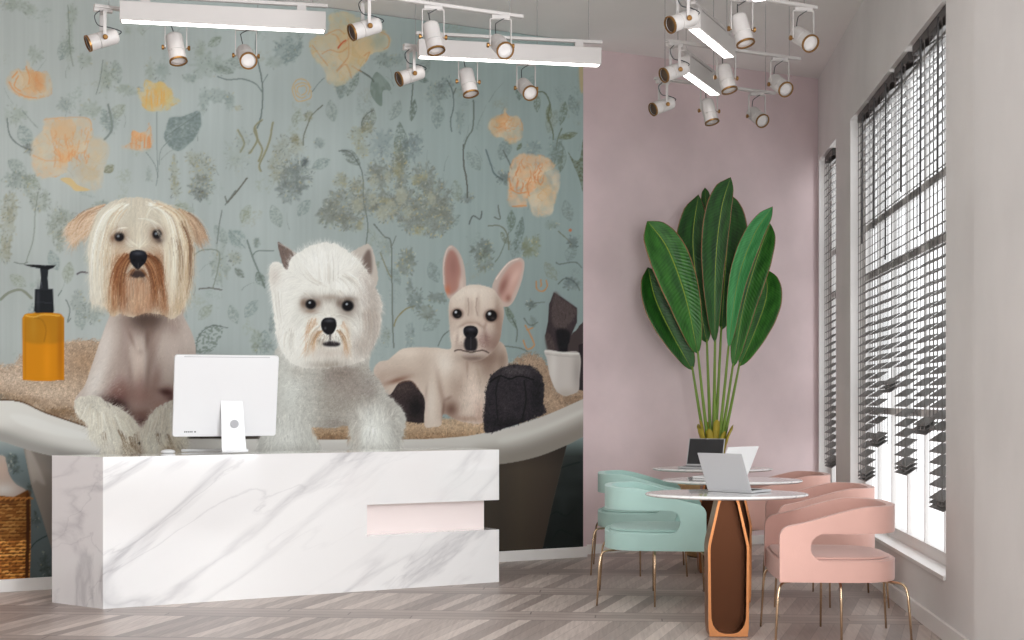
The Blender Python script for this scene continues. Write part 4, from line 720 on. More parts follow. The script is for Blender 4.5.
    pawL = [(74, 402), (84, 396), (98, 396), (108, 402), (122, 410), (134, 420), (142, 432), (142, 448), (138, 462), (104, 462), (100, 448), (90, 436), (87, 424), (78, 416)]
    pawR = [(142, 430), (150, 416), (158, 407), (170, 401), (184, 398), (184, 462), (142, 462), (140, 446)]
    for P in (pawL, pawR): A.fill(P, (206, 200, 188), 1, jag=.6, pid=1)
    M1, M2_ = A.full(pawL), A.full(pawR)
    for q in [(90, 402, 12, 6, (166, 160, 150), .7), (100, 425, 8, 16, (206, 200, 188), .8), (122, 420, 12, 8, (190, 182, 166), .6), (130, 444, 9, 8, (164, 142, 116), .5), (108, 446, 6, 10, (204, 198, 188), .7), (138, 446, 4, 10, (110, 86, 66), .7)]: A.blob(*q[:4], q[4], q[5], clip=M1)
    for q in [(160, 415, 10, 10, (204, 196, 184), .7), (150, 445, 7, 12, (200, 194, 180), .6), (172, 440, 8, 12, (190, 174, 150), .5), (168, 450, 6, 6, (140, 116, 88), .6)]: A.blob(*q[:4], q[4], q[5], clip=M2_)
    A.fur(M1, 2800, 11, [(85, 405, .3, .8), (95, 425, -.1, 1), (120, 415, .8, .8), (105, 445, .1, 1), (130, 440, .5, 1)], .13, .6, tint=((226, 220, 206), .22), curl=.6)
    A.fur(M2_, 2200, 10, [(150, 420, -.4, 1), (175, 410, .2, 1), (150, 445, -.1, 1), (175, 445, .6, 1)], .13, .6, tint=((222, 216, 202), .22), curl=.6)
    A.fur(M1*(A.yy > 436)*(A.xx > 120), 150, 8, [(130, 440, .5, 1)], .1, .7, tint=((84, 62, 42), .6)); A.fur(M2_*(A.yy > 440)*(A.xx > 160), 90, 7, [(168, 445, .5, 1)], .1, .7, tint=((96, 74, 54), .5))
    A.fur(A.full([(106, 402), (124, 412), (142, 432), (150, 418), (154, 412), (146, 436), (138, 438)]), 400, 7, [(120, 408, .8, -.5), (150, 416, -.5, -.8)], .06, .6, tint=((220, 212, 200), .5))
    CR = [(228, 222, 210), (206, 198, 182), (180, 168, 148), (232, 228, 218)]; DKP = [(110, 86, 62), (86, 64, 46), (140, 118, 94)]
    for x, y, dx, dy in ((92, 408, -2, 34), (100, 412, 2, 36), (108, 412, 8, 34), (116, 416, 14, 30), (124, 420, 16, 28), (88, 404, -8, 18)): A.strands([(x, y), (x+dx*.3, y+dy*.35), (x+dx*.7, y+dy*.7), (x+dx, y+dy)], 26, 3.2, CR, (.4, .9), (.25, .6))
    for x, y, dx, dy in ((156, 412, -10, 30), (164, 410, -6, 36), (172, 408, 2, 36), (150, 420, -6, 28)): A.strands([(x, y), (x+dx*.3, y+dy*.35), (x+dx*.7, y+dy*.7), (x+dx, y+dy)], 26, 3.2, CR, (.4, .9), (.25, .6))
    for x, y, dx, dy in ((122, 434, 5, 16), (130, 436, 5, 16), (137, 432, 1, 18), (118, 430, 6, 14), (166, 434, 6, 16), (158, 432, 2, 16), (104, 432, 2, 16)): A.strands([(x, y), (x+dx*.5, y+dy*.5), (x+dx, y+dy)], 7, 1.6, DKP, (.4, .8), (.35, .7))
    A.disc(139, 443, 1, 1.8, (40, 30, 26), .8)
    eL = [(106, 205), (96, 207), (80, 214), (70, 222), (66, 228), (70, 236), (74, 243), (79, 238), (88, 236), (94, 228)]
    eR = [(178, 209), (190, 214), (201, 224), (207, 237), (203, 238), (198, 243), (193, 238), (186, 228)]
    for P, c in ((eL, (196, 166, 138)), (eR, (180, 152, 128))): A.fill(P, c, 1, jag=.4, pid=1)
    A.fur(A.full(eL), 900, 13, [(98, 212, -.9, .5), (80, 222, -.5, .9), (72, 232, -.1, 1)], .12, .6, tint=((150, 104, 74), .2)); A.fur(A.full(eL), 300, 14, [(98, 210, -1, .45), (80, 218, -.7, .8)], .05, .6, tint=((226, 212, 196), .8))
    A.fur(A.full(eR), 700, 12, [(185, 214, .7, .7), (200, 230, .45, 1)], .15, .6, tint=((120, 88, 66), .3))
    A.strands([(106, 206), (90, 212), (78, 224), (74, 240)], 34, 2.4, [(206, 176, 148), (176, 138, 108), (226, 204, 182), (132, 96, 74)], (.4, .9), (.3, .65), fan=.8)
    A.strands([(180, 210), (192, 218), (200, 230), (203, 242)], 34, 2, [(150, 118, 94), (196, 170, 144), (104, 78, 60), (214, 194, 170)], (.4, .9), (.3, .65), fan=.8)
    headA = [(94, 225), (98, 214), (107, 204), (120, 199), (136, 197), (153, 199.5), (168, 204), (180, 211), (188, 221), (192, 235), (193, 252), (192, 272), (189, 292), (184, 306), (178, 316), (170, 319), (162, 315), (148, 313), (132, 317), (120, 314), (112, 317), (106, 308), (98, 304), (91, 302), (90, 280), (88.7, 257), (90, 238)]
    A.fill(headA, (198, 188, 172), 1, jag=.5, pid=1); M = A.full(headA)
    for q in [(120, 212, 20, 12, (206, 200, 188), .8), (98, 260, 8, 46, (206, 202, 192), .8), (110, 285, 8, 26, (196, 180, 156), .6), (150, 212, 16, 10, (200, 192, 176), .6), (183, 262, 9, 44, (176, 152, 124), .8), (176, 300, 8, 16, (178, 150, 118), .7), (168, 240, 8, 24, (204, 194, 174), .7), (138, 240, 14, 8, (200, 190, 174), .8), (132, 220, 4, 12, (184, 176, 160), .6),
              (120, 270, 7, 22, (160, 108, 70), .9), (113, 296, 6, 18, (168, 122, 86), .85), (124, 285, 4, 24, (120, 66, 38), .7), (157, 268, 8, 22, (128, 74, 42), .9), (164, 295, 6, 20, (136, 82, 48), .85), (150, 290, 5, 18, (126, 72, 42), .7), (138, 296, 10, 18, (176, 134, 104), .85), (138, 310, 12, 6, (150, 108, 84), .7), (148, 256, 8, 7, (152, 112, 84), .6), (128, 256, 6, 6, (176, 142, 112), .6), (137, 272, 8, 5, (110, 72, 52), .7), (190, 240, 4, 20, (150, 122, 100), .6)]:
        A.blob(*q[:4], q[4], q[5], clip=M)
    gA = [(136, 200, 0, 1), (115, 205, -.8, .7), (100, 225, -.3, 1), (93, 260, 0, 1), (97, 300, .05, 1), (160, 205, .8, .7), (178, 225, .35, 1), (187, 260, .1, 1), (182, 300, -.05, 1), (120, 215, -.5, .9), (110, 260, -.25, 1), (114, 300, .05, 1), (165, 230, .35, 1), (170, 270, .1, 1), (172, 305, .1, 1), (138, 225, 0, -.8), (138, 240, 0, -1), (125, 262, -.5, 1), (119, 285, -.05, 1), (152, 262, .6, 1), (160, 290, .1, 1), (138, 295, 0, 1), (150, 222, .6, .4), (127, 248, -.6, .5), (148, 248, .6, .5)]
    A.fur(M*(A.yy < 303), 11000, 13, gA, .07, .5, curl=.25, spread=.09)
    A.fur(M*((A.xx < 116) | (A.xx > 158))*(A.yy < 292), 2600, 22, gA, .05, .5, curl=.2, spread=.06, tint=((226, 220, 206), .35))
    A.fur(M*((A.xx > 108) & (A.xx < 170) & (A.yy > 254) & (A.yy < 304)), 2600, 13, gA, .18, .5, spread=.08, tint=((126, 76, 46), .25))
    A.fur(M*((A.xx > 128) & (A.xx < 150) & (A.yy > 280) & (A.yy < 304)), 500, 11, gA, .1, .5, tint=((196, 160, 130), .4))
    A.fur(A.full([(160, 208), (172, 210), (176, 250), (170, 300), (164, 250)]), 500, 34, [(165, 215, .3, 1), (170, 260, .05, 1)], .04, .6, spread=.04, tint=((224, 214, 194), .7))
    A.fur(A.full([(106, 296), (182, 296), (180, 312), (110, 312)]), 700, 6, [(112, 305, 0, 1), (175, 305, .05, 1)], .12, .6)
    WH_ = [(232, 228, 216), (216, 208, 190), (200, 190, 170), (238, 236, 228)]; TN = [(186, 160, 128), (164, 132, 100), (206, 186, 158)]; RU = [(140, 88, 56), (104, 60, 36), (160, 112, 76), (72, 42, 26)]; BR_ = [(104, 72, 52), (84, 58, 42), (130, 98, 74)]
    A.strands([(124, 203), (108, 216), (98, 240), (95, 275), (96, 304)], 70, 4, WH_, (.5, 1.1), (.3, .65)); A.strands([(128, 204), (114, 220), (107, 245), (105, 280), (108, 310)], 50, 3, WH_+TN[:1], (.5, 1), (.3, .6))
    A.strands([(112, 225), (104, 250), (102, 280), (104, 306)], 16, 4, BR_[2:]+TN, (.4, .7), (.25, .5))
    A.strands([(148, 203), (166, 212), (174, 240), (173, 280), (172, 314)], 70, 4, WH_+TN[2:], (.5, 1.1), (.3, .65)); A.strands([(158, 204), (178, 216), (186, 245), (186, 280), (182, 308)], 60, 3.4, TN+WH_[1:3], (.5, 1), (.3, .6))
    A.strands([(182, 222), (190, 245), (190, 275), (186, 300)], 22, 1.8, BR_, (.4, .8), (.3, .6)); A.strands([(176, 236), (180, 262), (178, 296)], 14, 3, BR_, (.3, .6), (.25, .5))
    A.strands([(128, 254), (119, 266), (114, 286), (113, 312)], 60, 2.6, RU[:3], (.5, 1.1), (.35, .7)); A.strands([(131, 256), (124, 268), (121, 288), (122, 312)], 34, 1.6, RU[1:], (.4, 1), (.4, .75))
    A.strands([(145, 253), (156, 264), (161, 286), (164, 312)], 62, 2.8, RU, (.5, 1.1), (.35, .7)); A.strands([(143, 258), (151, 270), (155, 290), (157, 312)], 34, 1.6, RU[1:], (.4, 1), (.4, .75))
    A.strands([(138, 280), (138, 295), (138, 314)], 50, 6, [(190, 150, 120), (166, 122, 94), (206, 170, 142), (140, 98, 74)], (.4, .9), (.3, .6))
    A.strands([(136, 246), (128, 240), (120, 228), (118, 214)], 16, 3, WH_, (.4, .9), (.25, .5)); A.strands([(138, 248), (139, 232), (137, 214)], 20, 3.4, WH_[:3], (.4, .9), (.25, .5)); A.strands([(141, 247), (148, 238), (152, 226)], 14, 2.4, WH_[:3], (.4, .9), (.25, .5))
    A.strands([(162, 206), (150, 208), (146, 218), (150, 228)], 14, 1.4, WH_, (.5, 1), (.3, .6))
    for x, y, rx, ry in ((119, 236.5, 4.8, 4.6), (156.8, 234, 4.6, 4.8)):
        A.blob(x, y, rx+2.5, ry+2.5, (104, 74, 58), .9); A.disc(x, y, rx, ry, (20, 16, 18), 1, soft=.2); A.disc(x-1, y-.6, 1.3, 1.2, (150, 160, 172), .8, soft=.5)
    A.blob(159, 240, 4, 3, (60, 50, 48), .7); A.blob(112, 238, 2, 4, (120, 84, 64), .6)
    A.strands([(149, 220), (154, 228), (160, 238), (164, 248)], 6, 2.2, [(190, 182, 170), (214, 206, 192)], (.3, .6), (.4, .7))
    A.strands([(140, 218), (150, 220), (158, 226), (164, 238)], 12, 1.6, WH_, (.4, .8), (.3, .6)); A.strands([(126, 228), (118, 229), (111, 235)], 8, 1, WH_, (.3, .7), (.3, .6))
    A.fur(A.full([(110, 226), (124, 226), (124, 231), (110, 233)]), 120, 6, [(117, 229, -.4, 1)], .05, .5)
    A.fill([(129.5, 256), (131, 251.5), (137, 250), (144, 251), (147, 255), (146, 261.5), (142, 266), (138, 269.5), (134, 267), (130.5, 262)], (20, 20, 26), 1)
    A.blob(138, 253, 5, 2, (72, 76, 88), .75); A.blob(133.5, 260, 1.5, 1.3, (5, 5, 7), .9); A.blob(142.5, 260, 1.5, 1.3, (5, 5, 7), .9); A.line([(138, 263), (138, 270)], (52, 46, 50), .8, .7)
    A.fill([(130, 274), (137, 271), (146, 273), (144, 277), (137, 278), (132, 277)], (40, 30, 30), .85, feather=.8); A.blob(137, 271, 6, 2.4, (66, 46, 38), .7)
    A.strands([(134, 269), (130, 275), (127, 284)], 10, 1.4, RU, (.4, .8), (.4, .7)); A.strands([(141, 269), (146, 275), (149, 284)], 10, 1.4, RU, (.4, .8), (.4, .7)); A.strands([(137, 277), (137, 284)], 10, 3, TN, (.3, .7), (.4, .6))
    A.C[:] = np.clip(A.C, 0, 255)
    return A.C, A.I
# ---------------------------------------------------------------- the room
H = 3.98
A0 = Vector((-3.238, 8.993, 0)); WD = Vector((.8852, .4653, 0)).normalized(); WN = Vector((WD.y, -WD.x, 0))   # mural wall: a floor point, its direction, its normal towards the room
def wl(s, z, out=0.0): return A0+WD*s+WN*out+Vector((0, 0, z))
def s_at(px):
    k = (px-512)/F; return (k*A0.y-A0.x)/(WD.x-k*WD.y)
S_END = s_at(583.2)
pw0 = Vector((.558, 11.17, 0)); tt = (WX(0)-pw0.x+.0865*pw0.y)/(WD.x-.0865*WD.y); CORNER = pw0+WD*tt      # pink wall
m_wall = plaster('warm_grey_paint', (230, 228, 226)); m_ceil = plaster('ceiling_paint', (240, 237, 234), .02); m_pink = plaster('pink_lime_plaster', (226, 206, 207), .10)
m_trim = mat('white_trim_paint', (244, 241, 238), .45); m_floor = wood_floor('greyed_parquet')
XL = -5.2; YB = -2.8
SL = (XL-A0.x)/WD.x
def struct(o): o['kind'] = 'structure'; return o
cL = wl(SL, 0)
struct(MB().prism([(XL-.2, YB), (WX(YB)+.3, YB), (WX(13.2)+.5, 13.2), (XL-.2, 13.2)], -.12, 0).obj('floor', m_floor))
struct(MB().prism([(XL-.2, YB), (WX(YB)+.3, YB), (WX(13.2)+.5, 13.2), (XL-.2, 13.2)], H, H+.12).obj('ceiling', m_ceil))
def wallslab(name, a, b, t, m, z0=0, z1=H):
    n = Vector((-(b-a).y, (b-a).x, 0)).normalized()*t
    return struct(MB().prism([tuple(a.xy), tuple(b.xy), tuple((b+n).xy), tuple((a+n).xy)], z0, z1).obj(name, m))
wallslab('wall_left', wl(SL, 0, -.012), wl(S_END, 0, -.012), .14, m_pink)
wallslab('wall_back', pw0-WD*.02, CORNER+WD*.12, .14, m_pink)
wallslab('wall_front', Vector((WX(YB), YB, 0)), Vector((XL, YB, 0)), .14, m_wall)
wallslab('wall_far_left', Vector((XL, YB, 0)), cL, .14, m_wall)
# right wall with its window openings
U = Vector((.0865, 1, 0)).normalized(); UN = Vector((-U.y, U.x, 0))     # along the wall, towards the room
def rw(y, z, out=0.0):                                                  # out > 0 towards the room
    return Vector((WX(y), y, z))+UN*out
T = .155
openings = [(.6, 5.2), (7.22, 10.42), (11.17, CORNER.y-.07)]; ZS, ZH = .30, 3.265
ys = [YB]+[v for o_ in openings for v in o_]+[13.2]
w = MB()
def seg(y0, y1, z0, z1):
    a, b, c, d = rw(y0, 0), rw(y1, 0), rw(y1, 0, -T), rw(y0, 0, -T); w.prism([a.xy, b.xy, c.xy, d.xy][::-1], z0, z1)
for i in range(0, len(ys), 2): seg(ys[i], ys[i+1], 0, H)
for a, b in openings: seg(a, b, 0, ZS); seg(a, b, ZH, H)
struct(w.obj('wall_right', m_wall))
# pilaster on the right wall
a, b = rw(5.3, 0, .06), rw(6.37, 0, .06); c, d = rw(6.37, 0, -.02), rw(5.3, 0, -.02)
struct(MB().prism([a.xy, d.xy, c.xy, b.xy], 0, H).obj('trim_pilaster', m_wall, bevel=.004))
def board(name, a, b, n, h=.085, t=.016):
    q = [a, b, b+n*t, a+n*t]; o = MB().prism([p.xy for p in q], 0, h).obj(name, m_trim, bevel=.003); return struct(o)
bl = board('baseboard_left', wl(SL+.2, 0), wl(S_END+.03, 0), WN, .080, .018)
board('baseboard_back', pw0+WD*.03, CORNER-WD*.03, WN, .075)
board('baseboard_right', rw(6.7, 0), rw(CORNER.y-.1, 0), UN, .09, .02)
m_frame = mat('white_window_frame', (232, 230, 228), .35); m_sill = mat('white_sill_board', (245, 244, 242), .3)
gl = bpy.data.materials.new('window_glass'); gl.use_nodes = True; n_ = gl.node_tree.nodes; l_ = gl.node_tree.links; n_.remove(n_['Principled BSDF'])
tr = n_.new('ShaderNodeBsdfTransparent'); gg = n_.new('ShaderNodeBsdfGlossy'); gg.inputs['Roughness'].default_value = .02; fr = n_.new('ShaderNodeFresnel'); fr.inputs[0].default_value = 1.12; mxs = n_.new('ShaderNodeMixShader')
l_.new(fr.outputs[0], mxs.inputs[0]); l_.new(tr.outputs[0], mxs.inputs[1]); l_.new(gg.outputs[0], mxs.inputs[2]); l_.new(mxs.outputs[0], n_['Material Output'].inputs[0])
def bar(mb, y0, y1, z0, z1, o0, o1):
    mb.prism([rw(y0, 0, o1).xy, rw(y0, 0, o0).xy, rw(y1, 0, o0).xy, rw(y1, 0, o1).xy], z0, z1)
for k, (a, b) in enumerate(openings):
    f = MB(); D0, D1 = -.15, -.10
    bar(f, a, b, ZS, ZS+.09, D0, D1); bar(f, a, b, ZH-.07, ZH, D0, D1); bar(f, a, a+.06, ZS, ZH, D0, D1); bar(f, b-.06, b, ZS, ZH, D0, D1)
    for z in (1.14, 2.10, 2.46): bar(f, a+.06, b-.06, z-.022, z+.022, D0+.01, D1-.005)
    nm = max(int(round((b-a)/.52)), 2)
    for i in range(1, nm): y = a+(b-a)*i/nm; bar(f, y-.012, y+.012, ZS+.09, ZH-.07, D0+.012, D1-.008)
    fo = struct(f.obj('window_%d' % (k+1), m_frame))
    g_ = MB(); q0, q1 = rw(a+.03, 0, -.125), rw(b-.03, 0, -.125); g_.add([(q0.x, q0.y, ZS+.04), (q1.x, q1.y, ZS+.04), (q1.x, q1.y, ZH-.03), (q0.x, q0.y, ZH-.03)], [(0, 3, 2, 1)]); go = g_.obj('glass_pane', gl, fo)
    s_ = MB(); bar(s_, a+.004, b-.004, ZS-.001, ZS+.022, -.10, .012); so = s_.obj('window_sill', m_sill, fo, bevel=.003)
# ---------------------------------------------------------------- the mural hangs as one print; every printed figure is a piece of it
def build_mural():
    C, I = paint_mural()
    s0, s1 = s_at(-34), S_END; z0, z1 = .078, H-.004
    ns, nz = int((s1-s0)/.0056), int((z1-z0)/.0060)
    S = np.linspace(s0, s1, ns+1); Z = np.linspace(z0, z1, nz+1)
    SS, ZZ = np.meshgrid(S, Z)
    X = A0.x+WD.x*SS; Y = A0.y+WD.y*SS
    px = 512+F*X/Y; py = HZ-F*(ZZ-EYE)/Y              # the artwork's own coordinates of every point of the print
    u = np.clip((px-MX0)*MS-.5, 0, MW-2); v = np.clip((py-MY0)*MS-.5, 0, MH-2)
    iu, iv = u.astype(int), v.astype(int); fu, fv = (u-iu)[..., None], (v-iv)[..., None]
    K = (C[iv, iu]*(1-fu)+C[iv, iu+1]*fu)*(1-fv)+(C[iv+1, iu]*(1-fu)+C[iv+1, iu+1]*fu)*fv
    K = K/255.0; K = np.where(K <= .04045, K/12.92, ((K+.055)/1.055)**2.4)/np.array(MURAL_LIGHT)/np.interp(px, [-40, 260, 400, 540, 583], [1.40, 1.38, 1.27, 1.10, 1.03])[..., None]  # ink lifted rightward to offset the room light's falloff along the wall
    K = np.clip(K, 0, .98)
    D = I[iv, iu]
    P3 = np.stack([X, Y, ZZ], -1).reshape(-1, 3); K = K.reshape(-1, 3)
    idx = np.arange((ns+1)*(nz+1)).reshape(nz+1, ns+1)
    Q = np.stack([idx[:-1, :-1], idx[:-1, 1:], idx[1:, 1:], idx[1:, :-1]], -1).reshape(-1, 4); qd = D[:-1, :-1].reshape(-1)
    m, n, l, p = nt('printed_vinyl'); at = n.new('ShaderNodeAttribute'); at.attribute_name = 'ink'; l.new(at.outputs['Color'], p.inputs['Base Color']); p.inputs['Roughness'].default_value = .8; p.inputs['Specular IOR Level'].default_value = .2
    root = empty('wall_mural', wl(s0, .08)); inv = -root.location
    tag(root, 'wall-high printed mural of three dogs in a white bathtub against faded floral wallpaper', 'mural')
    names = {0: ('wallpaper_print', None), 1: ('dog_print', 'long-haired cream dog with rust-brown beard, printed on the left'), 2: ('dog_print', 'fluffy white terrier, printed in the middle'),
             3: ('dog_print', 'smooth fawn puppy with upright ears, printed on the right'), 4: ('bottle_print', 'printed amber soap bottle with black pump'), 5: ('towel_print', 'printed beige looped towel under the soap bottle'),
             6: ('bathtub_print', 'printed white roll-rim bathtub'), 7: ('towel_print', 'printed dark towel behind the puppy'), 12: ('rolled_towel_print', 'printed dark grey rolled towel'), 10: ('towel_print', 'printed beige looped towel between the dogs'), 11: ('towel_print', 'printed beige looped towel at the right'), 8: ('pot_print', 'printed white pot holding dark towels'), 9: ('basket_print', 'printed wicker basket with cloth')}
    for k, (nm, lb) in names.items():
        q = Q[qd == k]
        if len(q) == 0: continue
        used, inv_i = np.unique(q, return_inverse=True); q = inv_i.reshape(-1, 4)
        me = bpy.data.meshes.new(nm); nv, nf = len(used), len(q)
        me.vertices.add(nv); me.loops.add(nf*4); me.polygons.add(nf)
        me.vertices.foreach_set('co', (P3[used]+np.array(inv)).astype(np.float32).ravel()); me.loops.foreach_set('vertex_index', q.astype(np.int32).ravel())
        me.polygons.foreach_set('loop_start', np.arange(0, nf*4, 4, dtype=np.int32)); me.polygons.foreach_set('loop_total', np.full(nf, 4, np.int32)); me.update(calc_edges=True)
        a = me.color_attributes.new('ink', 'FLOAT_COLOR', 'POINT'); a.data.foreach_set('color', np.concatenate([K[used], np.ones((nv, 1))], 1).astype(np.float32).ravel())
        me.materials.append(m); o = bpy.data.objects.new(nm, me); COL.objects.link(o); o.parent = root
        if lb: o['label'] = lb
build_mural()
# ---------------------------------------------------------------- reception desk
def build_desk():
    f0 = P(103, 609, 0); f1 = P(499, 582, 0); lb = P(52, 602.5, 0); d = (f1-f0).normalized(); n = Vector((-d.y, d.x, 0)); L = (f1-f0).length; HT = .884
    root = empty('reception_desk', f0, math.atan2(d.y, d.x)); tag(root, 'long white veined marble reception desk with an open recess at its right end, coloured with pink bounced light', 'desk')
    lo = lb-f0; lx, ly = lo.dot(d), lo.dot(n); dep = ly
    lx2 = lx*dep/ly
    mm = marble('white_marble', .8, vein=(180, 177, 180), amount=.65)
    # heights of the slot
    Yr = f1.y; zt = EYE-(499.9-HZ)*Yr/F; zb = EYE-(529.4-HZ)*Yr/F; xs = None
    k = (367-512)/F; q = (k*f0.y-f0.x)/(d.x-k*d.y); xr = q
    k = (490-512)/F; xe = (k*f0.y-f0.x)/(d.x-k*d.y)
    prof = [(0, 0), (L, 0), (L, zb), (xr, zb), (xr, zt), (L, zt), (L, HT), (0, HT)]; n8 = len(prof)
    vs = [(x, 0, z) for x, z in prof]+[(x if x > 0 else lx2, dep, z) for x, z in prof]
    fs = [tuple(range(n8)), tuple(range(2*n8-1, n8-1, -1))]+[(i, i+n8, (i+1) % n8+n8, (i+1) % n8) for i in range(n8)]
    MB().add(vs, fs).obj('marble_body', mm, root)
    b = MB(); b.prism([(xr-.01, .09), (xe, .09), (xe, dep-.06), (xr-.01, dep-.06)], zb-.002, zt+.002); o = b.obj('recessed_panel', mat('bounce_tinted_panel', (252, 238, 235), .25), root); o['label'] = 'recessed panel coloured with pink bounced light'  # pink bounce light is put into the panel colour
    return root
desk = build_desk()
# ---------------------------------------------------------------- desktop computer
def build_computer():
    pos = Vector((-1.80, 8.90, .8915))          # local +y looks away from the camera: the side of the screen
    root = empty('desktop_computer', pos, R(22)); tag(root, 'white all-in-one desktop computer seen from behind on the marble desk', 'computer')
    w_, h_, z0, tilt = .645, .515, .098, R(11)
    white = mat('white_aluminium', (240, 240, 241), .3); grey = mat('silver_edge', (178, 179, 182), .3, metal=.6); black = mat('screen_black', (18, 18, 20), .15)
    M = Matrix.Translation((0, 0, z0)) @ Matrix.Rotation(tilt, 4, 'X')
    def rr(w2, h2, r, n=6):
        pts = []
        for cx, cz, a0 in ((w2-r, h2-r, 0), (-w2+r, h2-r, 90), (-w2+r, -h2+r, 180), (w2-r, -h2+r, 270)):
            for k in range(n+1): a = R(a0+90*k/n); pts.append((cx+r*math.cos(a), cz+r*math.sin(a)))
        return pts
    R90 = Matrix.Translation((0, 0, h_/2)) @ Matrix.Rotation(R(90), 4, 'X')
    MB().prism(rr(w_/2, h_/2, .018), -.012, .012, M @ R90).obj('screen_housing', white, root, bevel=.006)
    MB().prism(rr(w_/2-.002, h_/2-.002, .017), -.016, -.0125, M @ R90).obj('screen_bezel', grey, root)
    MB().prism(rr(w_/2-.02, h_/2-.05, .004), -.018, -.0165, M @ Matrix.Translation((0, 0, .03)) @ R90).obj('screen_glass', black, root)
    MB().box((0, -.0125, h_-.012), (w_*.82, .002, .003), M).obj('air_vent', grey, root)
    g = MB()
    for i in range(5): g.box((-w_/2+.075+i*.011, -.0125, .032), (.007, .002, .008), M)
    g.box((-w_/2+.138, -.0125, .032), (.010, .002, .008), M); o = g.obj('lettering', mat('small_dark_lettering', (96, 96, 98), .5), root)
    # bent stand
    hz = z0+.245
    prof = [(-.005-.012, hz), (-.03, hz-.004), (-.058, hz-.03), (-.088, .03), (-.093, .010), (-.086, .002), (-.06, 0), (.10, 0)]
    prof = [(p.x, max(p.y, .0)) for p in smoother([(a, b, 0) for a, b in prof], 5)]
    v, f = [], []; th = .007
    for i, (y, z) in enumerate(prof):
        t = i/(len(prof)-1); ww = .052+.030*min(t/.55, 1)
        sh = .05+0.03*min(t/.55, 1)
        for sx in (-1, 1): v.append((sh-.03+sx*ww, y, z+ (th if t > .6 else 0)))
    f = [(2*i, 2*i+1, 2*i+3, 2*i+2) for i in range(len(prof)-1)]
    st = MB().add(v, f).obj('stand', white, root, solid=-.005); st.modifiers['solid'].use_even_offset = False
    hole = Matrix.Translation((.048, -.079, .175)) @ Matrix.Rotation(R(90-12), 4, 'X')
    MB().lathe([(.026, 0), (.026, .004)], 24, hole).obj('cable_hole', mat('hole_grey', (186, 186, 190), .6), root)
build_computer()
white_plastic = mat('white_plastic', (238, 238, 238), .35)
def build_mouse():
    p = Vector(((168-512)/F*8.86, 8.86, .884)); root = empty('computer_mouse', p, R(20)); tag(root, 'white computer mouse lying on the desk left of the computer', 'mouse')
    prof = [(0.0, .0), (.020, .0), (.030, .004), (.032, .010), (.026, .019), (.012, .024), (.0005, .025)]
    M = Matrix.Diagonal((1.45, 1, 1, 1)); MB().lathe(prof[1:], 24, M).obj('mouse_body', white_plastic, root, smooth=True)
    MB().box((.018, 0, .0215), (.012, .004, .004)).obj('scroll_wheel', mat('wheel_grey', (150, 150, 152), .4), root)
build_mouse()
def build_keyboard():
    p = Vector(((205-512)/F*9.16, 9.16, .8845)); root = empty('keyboard', p, R(14)); tag(root, 'slim white keyboard lying behind the computer stand', 'keyboard')
    MB().box((0, 0, .006), (.30, .11, .012)).obj('keyboard_body', white_plastic, root, bevel=.003)
    k = MB()
    for r_ in range(5):
        for c_ in range(14): k.box((-.134+c_*.0206, -.042+r_*.021, .0135), (.017, .017, .003))
    k.obj('keys', white_plastic, root)
build_keyboard()
